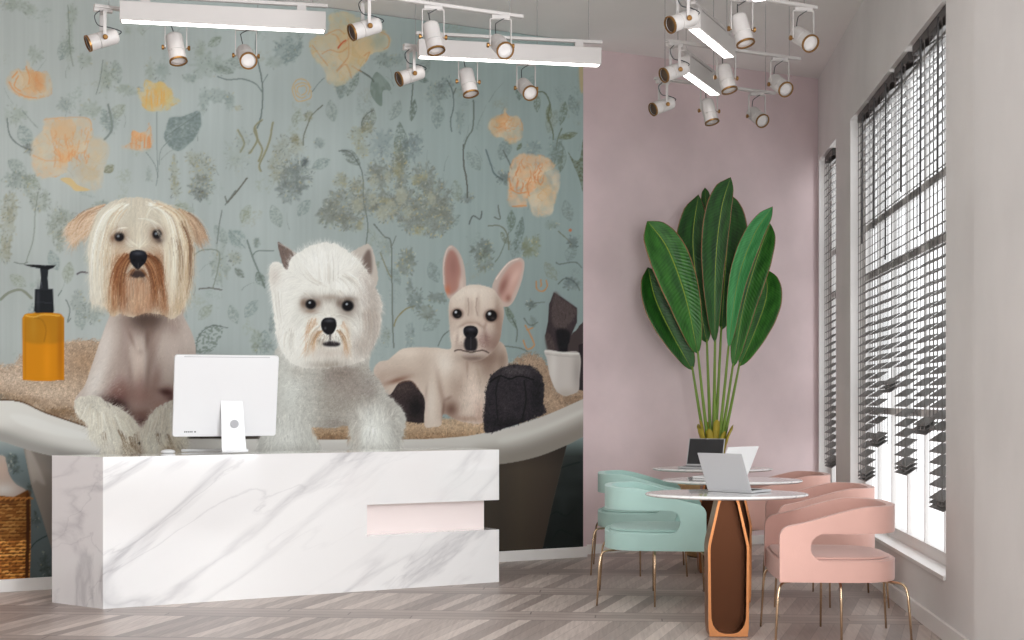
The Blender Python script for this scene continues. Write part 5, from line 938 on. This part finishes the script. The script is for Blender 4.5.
# ---------------------------------------------------------------- pedestal tables
m_top = marble('table_marble', 3.5, (246, 244, 242), (120, 116, 128), .12, .6)
bronze = mat('brushed_bronze', (160, 106, 68), .36, metal=1, noise=.08, nscale=3); bronze_in = mat('dark_bronze_lining', (64, 36, 20), .3, metal=.9); rubber = mat('black_rubber', (20, 20, 20), .7)
def build_table():
    root = empty('pedestal_table', (0, 0, 0))
    prof = [(.02, .7145), (.39, .7145), (.414, .719), (.4215, .7245), (.4215, .729), (.416, .7335), (.408, .735), (.02, .735)]
    MB().lathe(prof, 96, Matrix.Diagonal((1, .72, 1, 1))).obj('tabletop', m_top, root, smooth=False, bevel=.0015)
    out = [(-.100, .004), (.100, .004), (.103, .06), (.106, .47), (.050, .7145), (-.050, .7145), (-.106, .47), (-.103, .06)]
    def inner():
        q = [(-.040, .706), (-.093, .462), (-.089, .10), (-.078, .055), (-.050, .026), (-.02, .018), (.02, .018), (.050, .026), (.078, .055), (.089, .10), (.093, .462), (.040, .706)]
        return q
    dpt = .105
    # sleeve: outer skin front to back with open front and back recess
    v = []; n = 48
    def resample(poly, n):
        pts = [Vector((a, b)) for a, b in poly]; pts.append(pts[0]); L = [0]
        for i in range(len(pts)-1): L.append(L[-1]+(pts[i+1]-pts[i]).length)
        o = []
        for k in range(n):
            t = L[-1]*k/n
            for i in range(len(L)-1):
                if L[i] <= t <= L[i+1]+1e-9: o.append(pts[i].lerp(pts[i+1], (t-L[i])/(L[i+1]-L[i]))); break
        return o
    def radial(poly, n=64):
        pts = [Vector(p) for p in poly]; o = []; c = Vector((0, .36))
        for k in range(n):
            a = 2*math.pi*k/n; dr = Vector((math.cos(a), math.sin(a)*3)).normalized(); best = None
            for i in range(len(pts)):
                p, q = pts[i], pts[(i+1) % len(pts)]; e = q-p; den = dr.x*e.y-dr.y*e.x
                if abs(den) < 1e-9: continue
                w_ = p-c; t = (w_.x*e.y-w_.y*e.x)/den; u = (w_.x*dr.y-w_.y*dr.x)/den
                if t > 0 and -1e-6 <= u <= 1+1e-6: best = t if best is None else max(best, t)
            o.append(c+dr*best)
        return o
    A_, B_ = radial(out), radial(inner()); n = len(A_)
    fr = MB(); vs = []; scl = lambda z: 1.0
    for y in (-dpt, dpt): vs += [(p.x, y, p.y) for p in A_]+[(p.x, y, p.y) for p in B_]
    fs = []
    for i in range(n):
        j = (i+1) % n
        fs += [(i, j, n+j, n+i), (2*n+j, 2*n+i, 3*n+i, 3*n+j), (i, 2*n+i, 2*n+j, j)]
    fr.add(vs, fs); fr.obj('pedestal_shell', bronze, root)
    rc = MB(); vs = []
    for y in (-dpt, -.015, .015, dpt): vs += [(p.x, y, p.y) for p in B_]
    fs = []
    for i in range(n):
        j = (i+1) % n; fs += [(i, j, n+j, n+i), (2*n+i, 2*n+j, 3*n+j, 3*n+i)]
    fs += [tuple(range(n, 2*n)), tuple(range(3*n-1, 2*n-1, -1))]
    o = rc.add(vs, fs).obj('recess_lining', bronze_in, root); o['label'] = 'dark bronze recessed face'
    for sy in (-1, 1): MB().box((0, sy*.07, .0022), (.16, .03, .0044)).obj('foot_pad', rubber, root)
    return root
tables = [(1.116, 7.40, 5), (1.335, 8.62, 6), (1.417, 10.05, 6)]
TL = ['round marble-topped table with bronze pedestal nearest the camera, carrying a silver laptop', 'middle marble-topped bronze pedestal table, carrying the laptop coloured window-bright', 'farthest marble-topped table, carrying the dark open laptop, before the plant']
tab0 = build_table()
for i, (x, y, r_) in enumerate(tables):
    t = tab0 if i == 0 else copy_tree(tab0); t.location = (x, y, 0); t.rotation_euler.z = R(-r_*.5); tag(t, TL[i], 'table', 'marble pedestal tables')
# ---------------------------------------------------------------- laptops
def laptop(name, label, loc, alpha, W, body, screen, lid=R(117), D=.20, Hh=.21):
    """local +y points to the user, hinge along local x at the origin"""
    root = empty(name, loc, alpha); tag(root, label, 'laptop', 'laptops on the round tables')
    MB().box((0, D/2, .007), (W, D, .012)).obj('keyboard_base', body, root, bevel=.003)
    k = MB()
    for r_ in range(5):
        for c_ in range(12): k.box((-W*.43+c_*W*.86/11, .035+r_*.019, .0135), (W*.06, .014, .002))
    k.obj('keys', mat('key_black', (40, 40, 42), .5), root)
    M = Matrix.Translation((0, 0, .012)) @ Matrix.Rotation(lid-R(90), 4, 'X')
    MB().box((0, -.003, Hh/2), (W, .006, Hh), M).obj('lid', body, root, bevel=.0028)
    MB().box((0, .0008, Hh/2+.004), (W-.012, .001, Hh-.02), M).obj('screen', screen, root)
silver = mat('silver_aluminium', (196, 196, 198), .32, metal=.35); lit_shell = mat('window_lit_laptop_shell', (246, 246, 246), .35); darkl = mat('dark_laptop_shell', (58, 58, 60), .4)  # the near-white shell holds window light on the lid as colour
scr = mat('laptop_screen_off', (34, 34, 37), .3)
zt_ = .7355
laptop('laptop', 'silver laptop with its back to the camera on the nearest round table', (1.136, 7.42, zt_), R(-40), .265, silver, scr, Hh=.22)
laptop('laptop', 'laptop with its shell coloured window-bright, leaning open behind the silver one on the middle table', (1.340, 8.68, zt_), R(38), .27, lit_shell, scr)
laptop('laptop', 'dark-screened open laptop facing the camera on the farthest table', (1.356, 10.05, zt_), R(180-24), .262, silver, scr, lid=R(113))
# ---------------------------------------------------------------- armchairs
def build_chair(fab, leg_m, name='barrel_armchair'):
    root = empty(name, (0, 0, 0)); a, b, xf = .30, .355, .30
    def U_(s):                                   # s in 0..1 along the horseshoe, right front -> back -> left front
        Ls = xf; La = math.pi*.5*(a+b)/1.0; T_ = 2*Ls+La; q = s*T_
        if q < Ls: return Vector((xf-q, -b)), 0
        if q < Ls+La: th = (q-Ls)/La*math.pi; sn, cs = math.sin(th), math.cos(th); return Vector((-a*abs(sn)**.68, -b*math.copysign(abs(cs)**.68, cs))), 1
        return Vector((q-Ls-La, b)), 0
    def top(x):
        u = min(max((xf-x)/(xf+.14), 0), 1); z = .598+.100*(u*u*(3-2*u))*.6+.100*.4*u
        e = xf-x
        if e < .05: z -= .05-math.sqrt(max(.05**2-(.05-e)**2, 0))
        return z
    xs, rad, zl, zh = .150, .068, .430, .567
    N = 120; cols = []; ss = set(i/N for i in range(N+1))
    Ls = xf; La = math.pi*.5*(a+b); T_ = 2*Ls+La
    for k in range(1, 12):                      # extra columns near rounded corner and slot end
        for e in (.05*(k/12)**2, xf-xs+rad*(1-math.cos(math.pi/2*k/11))*1.0): ss.add(e/T_); ss.add(1-e/T_)
    s_slot = (xf-xs)/T_; ss |= {s_slot, 1-s_slot}
    ss = sorted(ss); zm = (zl+zh)/2; nl, nh = 5, 7
    v, f = [], []; grid = []
    for s in ss:
        p, _ = U_(s); e = min(s, 1-s)*T_-(xf-xs)
        if e <= 1e-7: lo = hi = zm
        elif e < rad: dz = math.sqrt(max(rad**2-(rad-e)**2, 0))/rad*(zh-zl)/2; lo, hi = zm-dz, zm+dz
        else: lo, hi = zl, zh
        col = [len(v)+i for i in range(nl+nh)]
        fl = 1.0
        for i in range(nl): v.append((p.x, p.y, .33+(lo-.33)*i/(nl-1)))
        tp = top(p.x)
        for i in range(nh): v.append((p.x, p.y, hi+(tp-hi)*i/(nh-1)))
        grid.append((col, e))
    for (c0, e0), (c1, e1) in zip(grid[:-1], grid[1:]):
        for i in range(nl-1): f.append((c0[i], c1[i], c1[i+1], c0[i+1]))
        for i in range(nl, nl+nh-1): f.append((c0[i], c1[i], c1[i+1], c0[i+1]))
    bm = bmesh.new(); vv = [bm.verts.new(q) for q in v]
    for q in f: bm.faces.new([vv[i] for i in q])
    bmesh.ops.remove_doubles(bm, verts=bm.verts, dist=1e-5); me = bpy.data.meshes.new('upholstered_shell'); bm.to_mesh(me); bm.free(); me.materials.append(fab)
    me.polygons.foreach_set('use_smooth', [True]*len(me.polygons))
    o = bpy.data.objects.new('upholstered_shell', me); COL.objects.link(o); o.parent = root
    q = o.modifiers.new('solid', 'SOLIDIFY'); q.thickness = .042; q.offset = 1; q.use_even_offset = True
    q = o.modifiers.new('bevel', 'BEVEL'); q.width = .009; q.segments = 3; q.limit_method = 'ANGLE'; q.angle_limit = R(50)
    # is the thickness inward? the face normals decide; checked below
    ring = []
    for i in range(64): p, _ = U_(i/63); ring.append((p.x*.99, p.y*.99))
    ring += [(xf+.030*math.sin(math.pi*k/10), b*.99*math.cos(math.pi*k/10)) for k in range(1, 10)]
    sh = lambda k, pts: [(x*k-(1-k)*.01, y*k) for x, y in pts]
    n = len(ring); vs = []; prof = [(.90, .328), (.945, .334), (.945, .428), (.935, .436)]
    for k, z in prof: vs += [(x, y, z) for x, y in sh(k, ring)]
    fs = [(i*n+j, i*n+(j+1) % n, (i+1)*n+(j+1) % n, (i+1)*n+j) for i in range(len(prof)-1) for j in range(n)]
    fs += [tuple(range(n-1, -1, -1)), tuple((len(prof)-1)*n+j for j in range(n))]
    MB().add(vs, fs).obj('seat_base', fab, root, bevel=.003, angle=60)
    vs = []; prof = [(.86, .4365), (.89, .438), (.90, .441), (.89, .446), (.82, .450), (.6, .455), (.3, .458), (.02, .459)]
    for k, z in prof: vs += [(x, y, z) for x, y in sh(k, ring)]
    fs = [(i*n+j, i*n+(j+1) % n, (i+1)*n+(j+1) % n, (i+1)*n+j) for i in range(len(prof)-1) for j in range(n)]
    fs += [tuple(range(n-1, -1, -1)), tuple((len(prof)-1)*n+j for j in range(n))]
    MB().add(vs, fs).obj('seat_cushion', fab, root, smooth=True)
    for x, y in ((.32, -.34), (-.34, -.33), (.0, -.36), (.32, .34), (-.34, .33), (.0, .34)):
        k1, k2 = .45, .88
        tx, ty = x*.93, y*.93
        pts = smoother([(x*k1, y*k1, .322), (x*.75, y*.75, .322), (x*.87, y*.87, .319), (tx, ty, .296), (x*.955, y*.955, .25)], 5)+[Vector((x, y, .003))]
        MB().tube(pts, [.0068]*(len(pts)-1)+[.0055], 10).obj('leg', leg_m, root, smooth=True)
    return root
f_pink = mat('blush_bouclé_fabric'.replace('é', 'e'), (217, 172, 160), .85, noise=.04, nscale=3, bump=.15, bscale=300, sheen=.3, spec=.25)
f_mint = mat('mint_velvet_fabric', (184, 218, 210), .85, noise=.04, nscale=3, bump=.15, bscale=300, sheen=.3, spec=.25)
brass = mat('champagne_brass', (212, 184, 152), .2, metal=1)
chP = build_chair(f_pink, brass); chM = build_chair(f_mint, brass)
for i, (x, y, a_, lb) in enumerate([(1.628, 7.26, 176, 'blush pink barrel armchair nearest the camera, right of the nearest table'), (1.88, 8.64, 176, 'middle blush pink barrel armchair, behind the nearest pink one'), (1.925, 10.02, 176, 'farthest blush pink barrel armchair, beside the farthest table')]):
    c = chP if i == 0 else copy_tree(chP); c.location = (x, y, 0); c.rotation_euler.z = R(a_); tag(c, lb, 'armchair', 'pink armchairs along the window side')
for i, (x, y, a_, lb) in enumerate([(.868, 8.69, -5, 'mint green barrel armchair in front, left of the middle table'), (.912, 10.12, -5, 'mint green barrel armchair behind the front mint one, by the pink wall')]):
    c = chM if i == 0 else copy_tree(chM); c.location = (x, y, 0); c.rotation_euler.z = R(a_); tag(c, lb, 'armchair', 'mint armchairs left of the tables')
# ---------------------------------------------------------------- potted bird-of-paradise plant
def build_plant():
    cy = 11.08; k = cy/F; cx = (713-512)*k; root = empty('potted_plant', (cx, cy, 0)); tag(root, 'tall potted plant with big green paddle leaves before the pink wall', 'plant')
    X = lambda px: (px-713)*k; Z = lambda py: EYE-(py-HZ)*k
    prof = [(.19, 0.0), (.215, .01), (.27, .30), (.29, .55), (.285, .575), (.262, .575), (.255, .53), (.05, .52)]
    wick = mat('woven_tan_pot', (196, 158, 110), .7, noise=.2, nscale=20, bump=.6, bscale=60)
    MB().lathe(prof, 40).obj('pot', wick, root, smooth=True)
    MB().lathe([(.02, .50), (.25, .51), (.25, .54), (.02, .55)], 32).obj('soil', mat('dark_soil', (60, 46, 36), .95, bump=.8, bscale=40), root)
    stem_m = mat('leaf_stalk_green', (120, 150, 52), .45, noise=.15, nscale=3); sheath = mat('yellowing_leaf_sheath', (168, 150, 44), .6, noise=.3, nscale=6)
    LM = [leaf_mat('leaf_dark', (22, 62, 16), (44, 104, 30)), leaf_mat('leaf_mid', (30, 84, 20), (62, 132, 40)), leaf_mat('leaf_pale', (58, 140, 74), (92, 176, 106))]
    # (midrib points tip -> base in view coords, left half-width, right half-width, depth offset, tilt, material, stem end)
    L = [([(647, 268), (655, 300), (672, 335), (692, 370)], 15, 22, -.02, .12, 0), ([(645, 224), (665, 250), (684, 298), (697, 354)], 24, 17, -.14, .1, 1), ([(700, 193), (694, 240), (700, 300), (707, 343)], 19, 14, .05, 0, 0),
         ([(726, 182), (717, 215), (713, 270), (714, 343)], 17, 10, -.2, 0, 0), ([(724, 188), (730, 225), (726, 280), (722, 330)], 12, 20, .12, 0, 0), ([(708, 184), (709, 205), (714, 260), (716, 330)], 6, 6, .14, 0, 0),
         ([(768, 210), (749, 240), (735, 285), (728, 348)], 11, 9, -.16, -.2, 2), ([(768, 225), (757, 255), (743, 305), (733, 367)], 14, 14, -.06, -.05, 1), ([(767, 268), (768, 295), (756, 330), (740, 366)], 14, 15, .04, -.1, 1)]
    for mid, wl_, wr_, dy, yaw, mi in L:
        pts = smoother([(X(a), 0, Z(b)) for a, b in mid], 9); n = len(pts); v, f, uv = [], [], []; nc = 12
        tot = n-1
        for i, p in enumerate(pts):
            t = i/tot; w_ = (math.sin(math.pi*min(max(t, 0), 1)**.86)**.72)*min(1, .35+t*5) if 0 < t < 1 else 0
            w_ = max(w_, .015); tan = (pts[min(i+1, n-1)]-pts[max(i-1, 0)]).normalized(); side = Vector((-tan.z, 0, tan.x)); side = side if side.x > 0 else -side
            back = dy*min(1, (1-t)*1.2+.25)+.10*(1-t)**2*(1 if dy > 0 else -1)*.4
            for j in range(nc+1):
                u = j/nc*2-1; hw = (wl_ if u < 0 else wr_)*k*w_; 
                fold = -abs(u)**1.3*hw*(.42 if mi != 2 else .75)+.006*math.sin(t*38+u*2)*abs(u)
                q = p+side*(u*hw)+Vector((0, back+fold+u*hw*yaw*2, 0)); v.append(tuple(q)); uv.append((j/nc, t))
        for i in range(n-1):
            for j in range(nc): o_ = i*(nc+1)+j; f.append((o_, o_+1, o_+nc+2, o_+nc+1))
        lf = MB().add(v, f).obj('leaf', LM[mi], root, smooth=True, solid=.002)
        ul = lf.data.uv_layers.new(name='UVMap')
        for pl in lf.data.polygons:
            for li in pl.loop_indices: ul.data[li].uv = uv[lf.data.loops[li].vertex_index]
        b0 = pts[-1]+Vector((0, dy*.25, 0)); e = Vector((b0.x*.06, dy*.1, .60)); m_ = Vector((b0.x*.56, dy*.25, (b0.z+.62)/2+.0))
        MB().tube(smoother([b0+Vector((0, 0, .03)), m_, e], 6), [.008+.009*i/12 for i in range(13)], 8).obj('leaf_stalk', stem_m, root, smooth=True)
    for i in range(12):
        a = 2*math.pi*i/12+.2; h = 1.02+.05*math.sin(i*2.3); r0, r1 = .05, .135+.03*math.cos(i*1.7)
        c = MB(); v = []; dr = Vector((math.cos(a), math.sin(a)*.8, 0)); sd = Vector((-dr.y, dr.x, 0))
        for t in range(6):
            s_ = t/5; rr_ = r0+(r1-r0)*s_**1.5; w_ = .045*(1-.30*s_); z = .54+(h-.54)*s_
            for u in (-1, -.3, .3, 1): v.append(tuple(dr*(rr_-abs(u)*.012)+sd*(u*w_)+Vector((0, 0, z-(.03*abs(u) if t == 5 else 0)))))
        c.add(v, [(q*4+j, q*4+j+1, q*4+j+5, q*4+j+4) for q in range(5) for j in range(3)]).obj('leaf_sheath', sheath, root, smooth=True, solid=.004)
build_plant()
# ---------------------------------------------------------------- ceiling lights
wmetal = mat('white_powder_coat', (204, 199, 196), .4); led = mat('led_diffuser', (255, 255, 255), .5, emit=(255, 252, 248), estr=6); wire_m = mat('grey_wire', (150, 148, 148), .4, metal=.5); black_c = mat('black_cable', (52, 56, 60), .5)
brassk = mat('aged_brass', (150, 112, 66), .35, metal=.9); lens = mat('frosted_lens', (226, 222, 220), .35); core = mat('dark_reflector', (70, 54, 40), .4)
ZR = 3.32
def led_bar(a, b, label):
    d = b-a; L_ = d.length; root = empty('linear_pendant_light', ((a+b)/2), math.atan2(d.y, d.x)); tag(root, label, 'ceiling light', 'suspended linear lights')
    MB().box((0, 0, .052), (L_, .078, .100)).obj('housing', wmetal, root, bevel=.003)
    MB().box((0, 0, .0008), (L_-.02, .056, .0026)).obj('diffuser', led, root)
    MB().box((0, 0, .142), (L_*1.02, .028, .018)).obj('mounting_rail', wmetal, root, bevel=.002)
    for s in (-.38, .38):
        MB().box((s*L_, 0, .118), (.05, .03, .034)).obj('clamp', wmetal, root, bevel=.002)
        MB().tube([(s*L_*1.15, 0, .15), (s*L_*1.15, 0, H-.0-root.location.z)], .0018, 6).obj('suspension_wire', wire_m, root)
zb_ = 3.23
led_bar(P(120, 21.5, zb_), P(325.5, 32, zb_), 'suspended white linear light at the upper left, above the shaggy dog')
led_bar(P(418, 57.5, zb_), P(600, 66, zb_), 'suspended white linear light right of the first, reaching the edge of the mural')
led_bar(P(693.5, 29, zb_), P(729, 58, zb_), 'short-looking suspended linear light above the plant, seen from below, upper one')
led_bar(P(684, 73, zb_), P(715.5, 95.5, zb_), 'suspended linear light seen from below, lower and farther of the two over the plant')
led_bar(P(722, -25, zb_), P(761, 1.5, zb_), 'suspended linear light whose lit end just enters the top of the picture')
def rail(a, b, label):
    d = b-a; L_ = d.length; root = empty('lighting_track', ((a+b)/2), math.atan2(d.y, d.x)); tag(root, label, 'lighting track', 'suspended lighting tracks')
    MB().box((0, 0, .009), (L_, .034, .018)).obj('track_bar', wmetal, root, bevel=.003)
    for s in (-.42, .42): MB().tube([(s*L_, 0, .018), (s*L_, 0, H-a.z)], .0018, 6).obj('suspension_wire', wire_m, root)
    return root, d.normalized()
def spot_proto():
    root = empty('spotlight', (0, 0, 0))                      # origin at the underside of the track; the track runs along local x
    MB().box((0, 0, -.010), (.105, .03, .020)).obj('track_adapter', wmetal, root, bevel=.003)
    y = MB()
    for s in (-1, 1): y.box((s*.056, 0, -.085), (.005, .016, .15))
    y.box((0, 0, -.018), (.117, .016, .006)); y.obj('yoke', wmetal, root, bevel=.001)
    return root
def build_spot(kind):
    """kind 0 points along -x (seen from the side), 1 down, 2 towards the camera"""
    root = empty('spotlight', (0, 0, 0))
    MB().box((0, 0, -.010), (.10, .03, .020)).obj('track_adapter', wmetal, root, bevel=.003)
    B = Matrix.Translation((0, 0, -.165))
    RY = {0: R(0), 1: R(0), 2: R(0)}[kind]
    if kind == 0: Ry, aim = R(90), Matrix.Rotation(R(-112+0), 4, 'Y')        # yoke turned across the track
    elif kind == 1: Ry, aim = R(0), Matrix.Rotation(R(180-16), 4, 'X') @ Matrix.Rotation(R(10), 4, 'Y')
    else: Ry, aim = R(0), Matrix.Rotation(R(122), 4, 'X') @ Matrix.Rotation(R(10), 4, 'Y')
    Y = Matrix.Rotation(Ry, 4, 'Z')
    hw = .058 if kind else .046
    y = MB()
    for s in (-1, 1): y.box((s*hw, 0, -.093), (.005, .018, .150), Y)
    y.box((0, 0, -.021), (hw*2+.005, .018, .006), Y); y.obj('yoke', wmetal, root, bevel=.001)
    for s in (-1, 1):
        M = Y @ Matrix.Translation((s*(hw-.004), 0, -.165)) @ Matrix.Rotation(R(90)*s, 4, 'Y'); MB().lathe([(.006, 0), (.006, .010), (.013, .010), (.014, .020), (.010, .023)], 16, M).obj('pivot_knob', brassk, root, smooth=False)
    M = B @ aim @ Matrix.Diagonal((1, 1, .82, 1))
    rb = .046 if kind else .042
    MB().lathe([(.012, -.100), (rb*.75, -.098), (rb*.96, -.088), (rb, -.075), (rb, .028), (rb*.9, .030), (rb*.9, .034), (rb*1.0, .036), (rb*1.02, .098), (rb*.9, .100), (rb*.85, .07), (.004, .068)], 32, M).obj('lamp_body', wmetal, root, bevel=.001)
    MB().lathe([(rb*1.0, .096), (rb*1.08, .096), (rb*1.08, .108), (rb*.90, .108), (rb*.90, .096)], 32, M, cap=False).obj('brass_ring', brassk, root)
    MB().lathe([(.001, .075), (rb*.55, .082), (rb*.9, .092), (rb*.9, .096), (rb*.5, .090), (.001, .086)], 32, M).obj('lens', lens if kind else core, root, smooth=True)
    c0 = Vector((.02, -.01, -.018)); e = M @ Vector((0, 0, -.098))
    pts = smoother([c0, c0+Vector((-.045, -.02, -.030)), (c0+e)/2+Vector((-.03, -.02, .012)), e+Vector((0, 0, .012)), e], 6) if kind else smoother([Vector((-.02, -.02, -.018)), Vector((-.048, -.02, -.05)), Vector((-.03, -.03, -.10)), Vector((.03, -.03, -.105)), e+Vector((.02, -.01, .02)), e], 6)
    MB().tube(pts, .0028, 6).obj('cable', black_c, root, smooth=True)
    return root
protos = [build_spot(0), build_spot(1), build_spot(2)]; used_p = [False]*3
TR = [((94, 7.5), [103, 176, 246], 'first lighting track from the left, half hidden behind the long light'), ((355, -5), [366, 433, 500.5], 'lighting track above the second linear light, running out of the top of the picture'),
      ((403.6, 46.6), [411, 468, 526], 'lighting track hidden behind the second linear light'), ((663, -15), [683, 741.5, 803], 'topmost lighting track at the right, leaving the top of the picture'),
      ((666.8, 42.2), [675, 726, 779.5], 'right lighting track in front of the pink wall, between the two short linear lights'), ((655, 79.7), [663, 709, 757], 'farthest and lowest lighting track over the plant')]
WH = ['left-hand spotlight aimed sideways', 'middle spotlight aimed downward', 'right-hand spotlight aimed at the camera']
WT = ['on the track at the far upper left', 'on the track above the second long light', 'hanging just below the second long light', 'on the topmost right track', 'on the middle right track', 'on the lowest right track over the plant']
for ti, ((px, py), pcs, lb) in enumerate(TR):
    a = P(px, py, ZR); b = a+WD*.985; r_, d = rail(a, b, lb)
    for k, pc in enumerate(pcs):
        kk = (pc-512)/F; s = (kk*a.y-a.x)/(d.x-kk*d.y)
        if used_p[k]: o = copy_tree(protos[k])
        else: o = protos[k]; used_p[k] = True
        o.location = a+d*s; o.rotation_euler = (0, 0, math.atan2(d.y, d.x)*(1 if k == 0 else .35)); tag(o, WH[k].replace('spotlight', 'white spotlight')+' '+WT[ti], 'spotlight', 'white track spotlights')
# ---------------------------------------------------------------- slatted blinds in narrow strips
slat_m = mat('grey_blind_slat', (104, 101, 98), .35, noise=.1, nscale=4); cord_m = mat('grey_blind_cord', (120, 116, 114), .6); head_m = mat('dark_headrail', (74, 70, 69), .5); wand_m = mat('dark_wand', (70, 68, 68), .4)
def blind(yc, L_, zbot, label, wand=True, wz=2.2):
    root = empty('slatted_blind', rw(yc, ZH, -.055), math.atan2(U.y, U.x)); tag(root, label, 'blind', 'narrow slatted blinds in the windows')
    hr = MB().box((0, 0, -.030), (.44, .06, .055)); hr.obj('headrail', head_m, root, bevel=.003)
    s = MB(); z = ZH-.085; zs = []
    while z > zbot+.10: zs.append(z); z -= .060
    zs += [zbot+.050, zbot+.025, zbot]
    T_ = R(-34)
    for z in zs:
        M = Matrix.Translation((0, 0, z-ZH)) @ Matrix.Rotation(T_, 4, 'X'); s.box((0, 0, 0), (L_, .082, .0035), M)
    s.obj('slats', slat_m, root)
    c = MB()
    for x in (-.42, -.14, .14, .42):
        for yy in (-.034, .034): c.box((x*L_, yy, (zbot-ZH)/2-.03), (.0035, .0035, abs(zbot-ZH)-.05))
    c.obj('cords', cord_m, root)
    if wand: MB().tube([(-.40*L_, .052, -.05), (-.40*L_, .056, wz-ZH)], .006, 8).obj('tilt_wand', wand_m, root)
def zat(py, y): return EYE+(HZ-py)*y/F
BL = [(7.56, 505, .36, 'nearest slatted blind strip, cut by the pillar and reaching lowest'), (8.01, 430, .36, 'second slatted blind strip from the near end, ending in a closed stack'), (8.58, 470, .38, 'wide slatted blind strip in mid window hanging lower than its neighbours'),
      (9.11, 389, .36, 'shortest slatted blind strip, its stack at eye level'), (9.55, 443, .36, 'second slatted blind strip from the far end of the big window'), (10.03, 477, .36, 'slatted blind strip beside the far reveal of the big window')]
for i, (y, py, L_, lb) in enumerate(BL): blind(y, L_, zat(py, y), lb, wz=[2.4, 2.15, 2.45, 2.1, 2.35, 2.3][i])
blind(11.80, .42, zat(466, 11.5), 'lone slatted blind strip in the narrow window by the room corner', False)
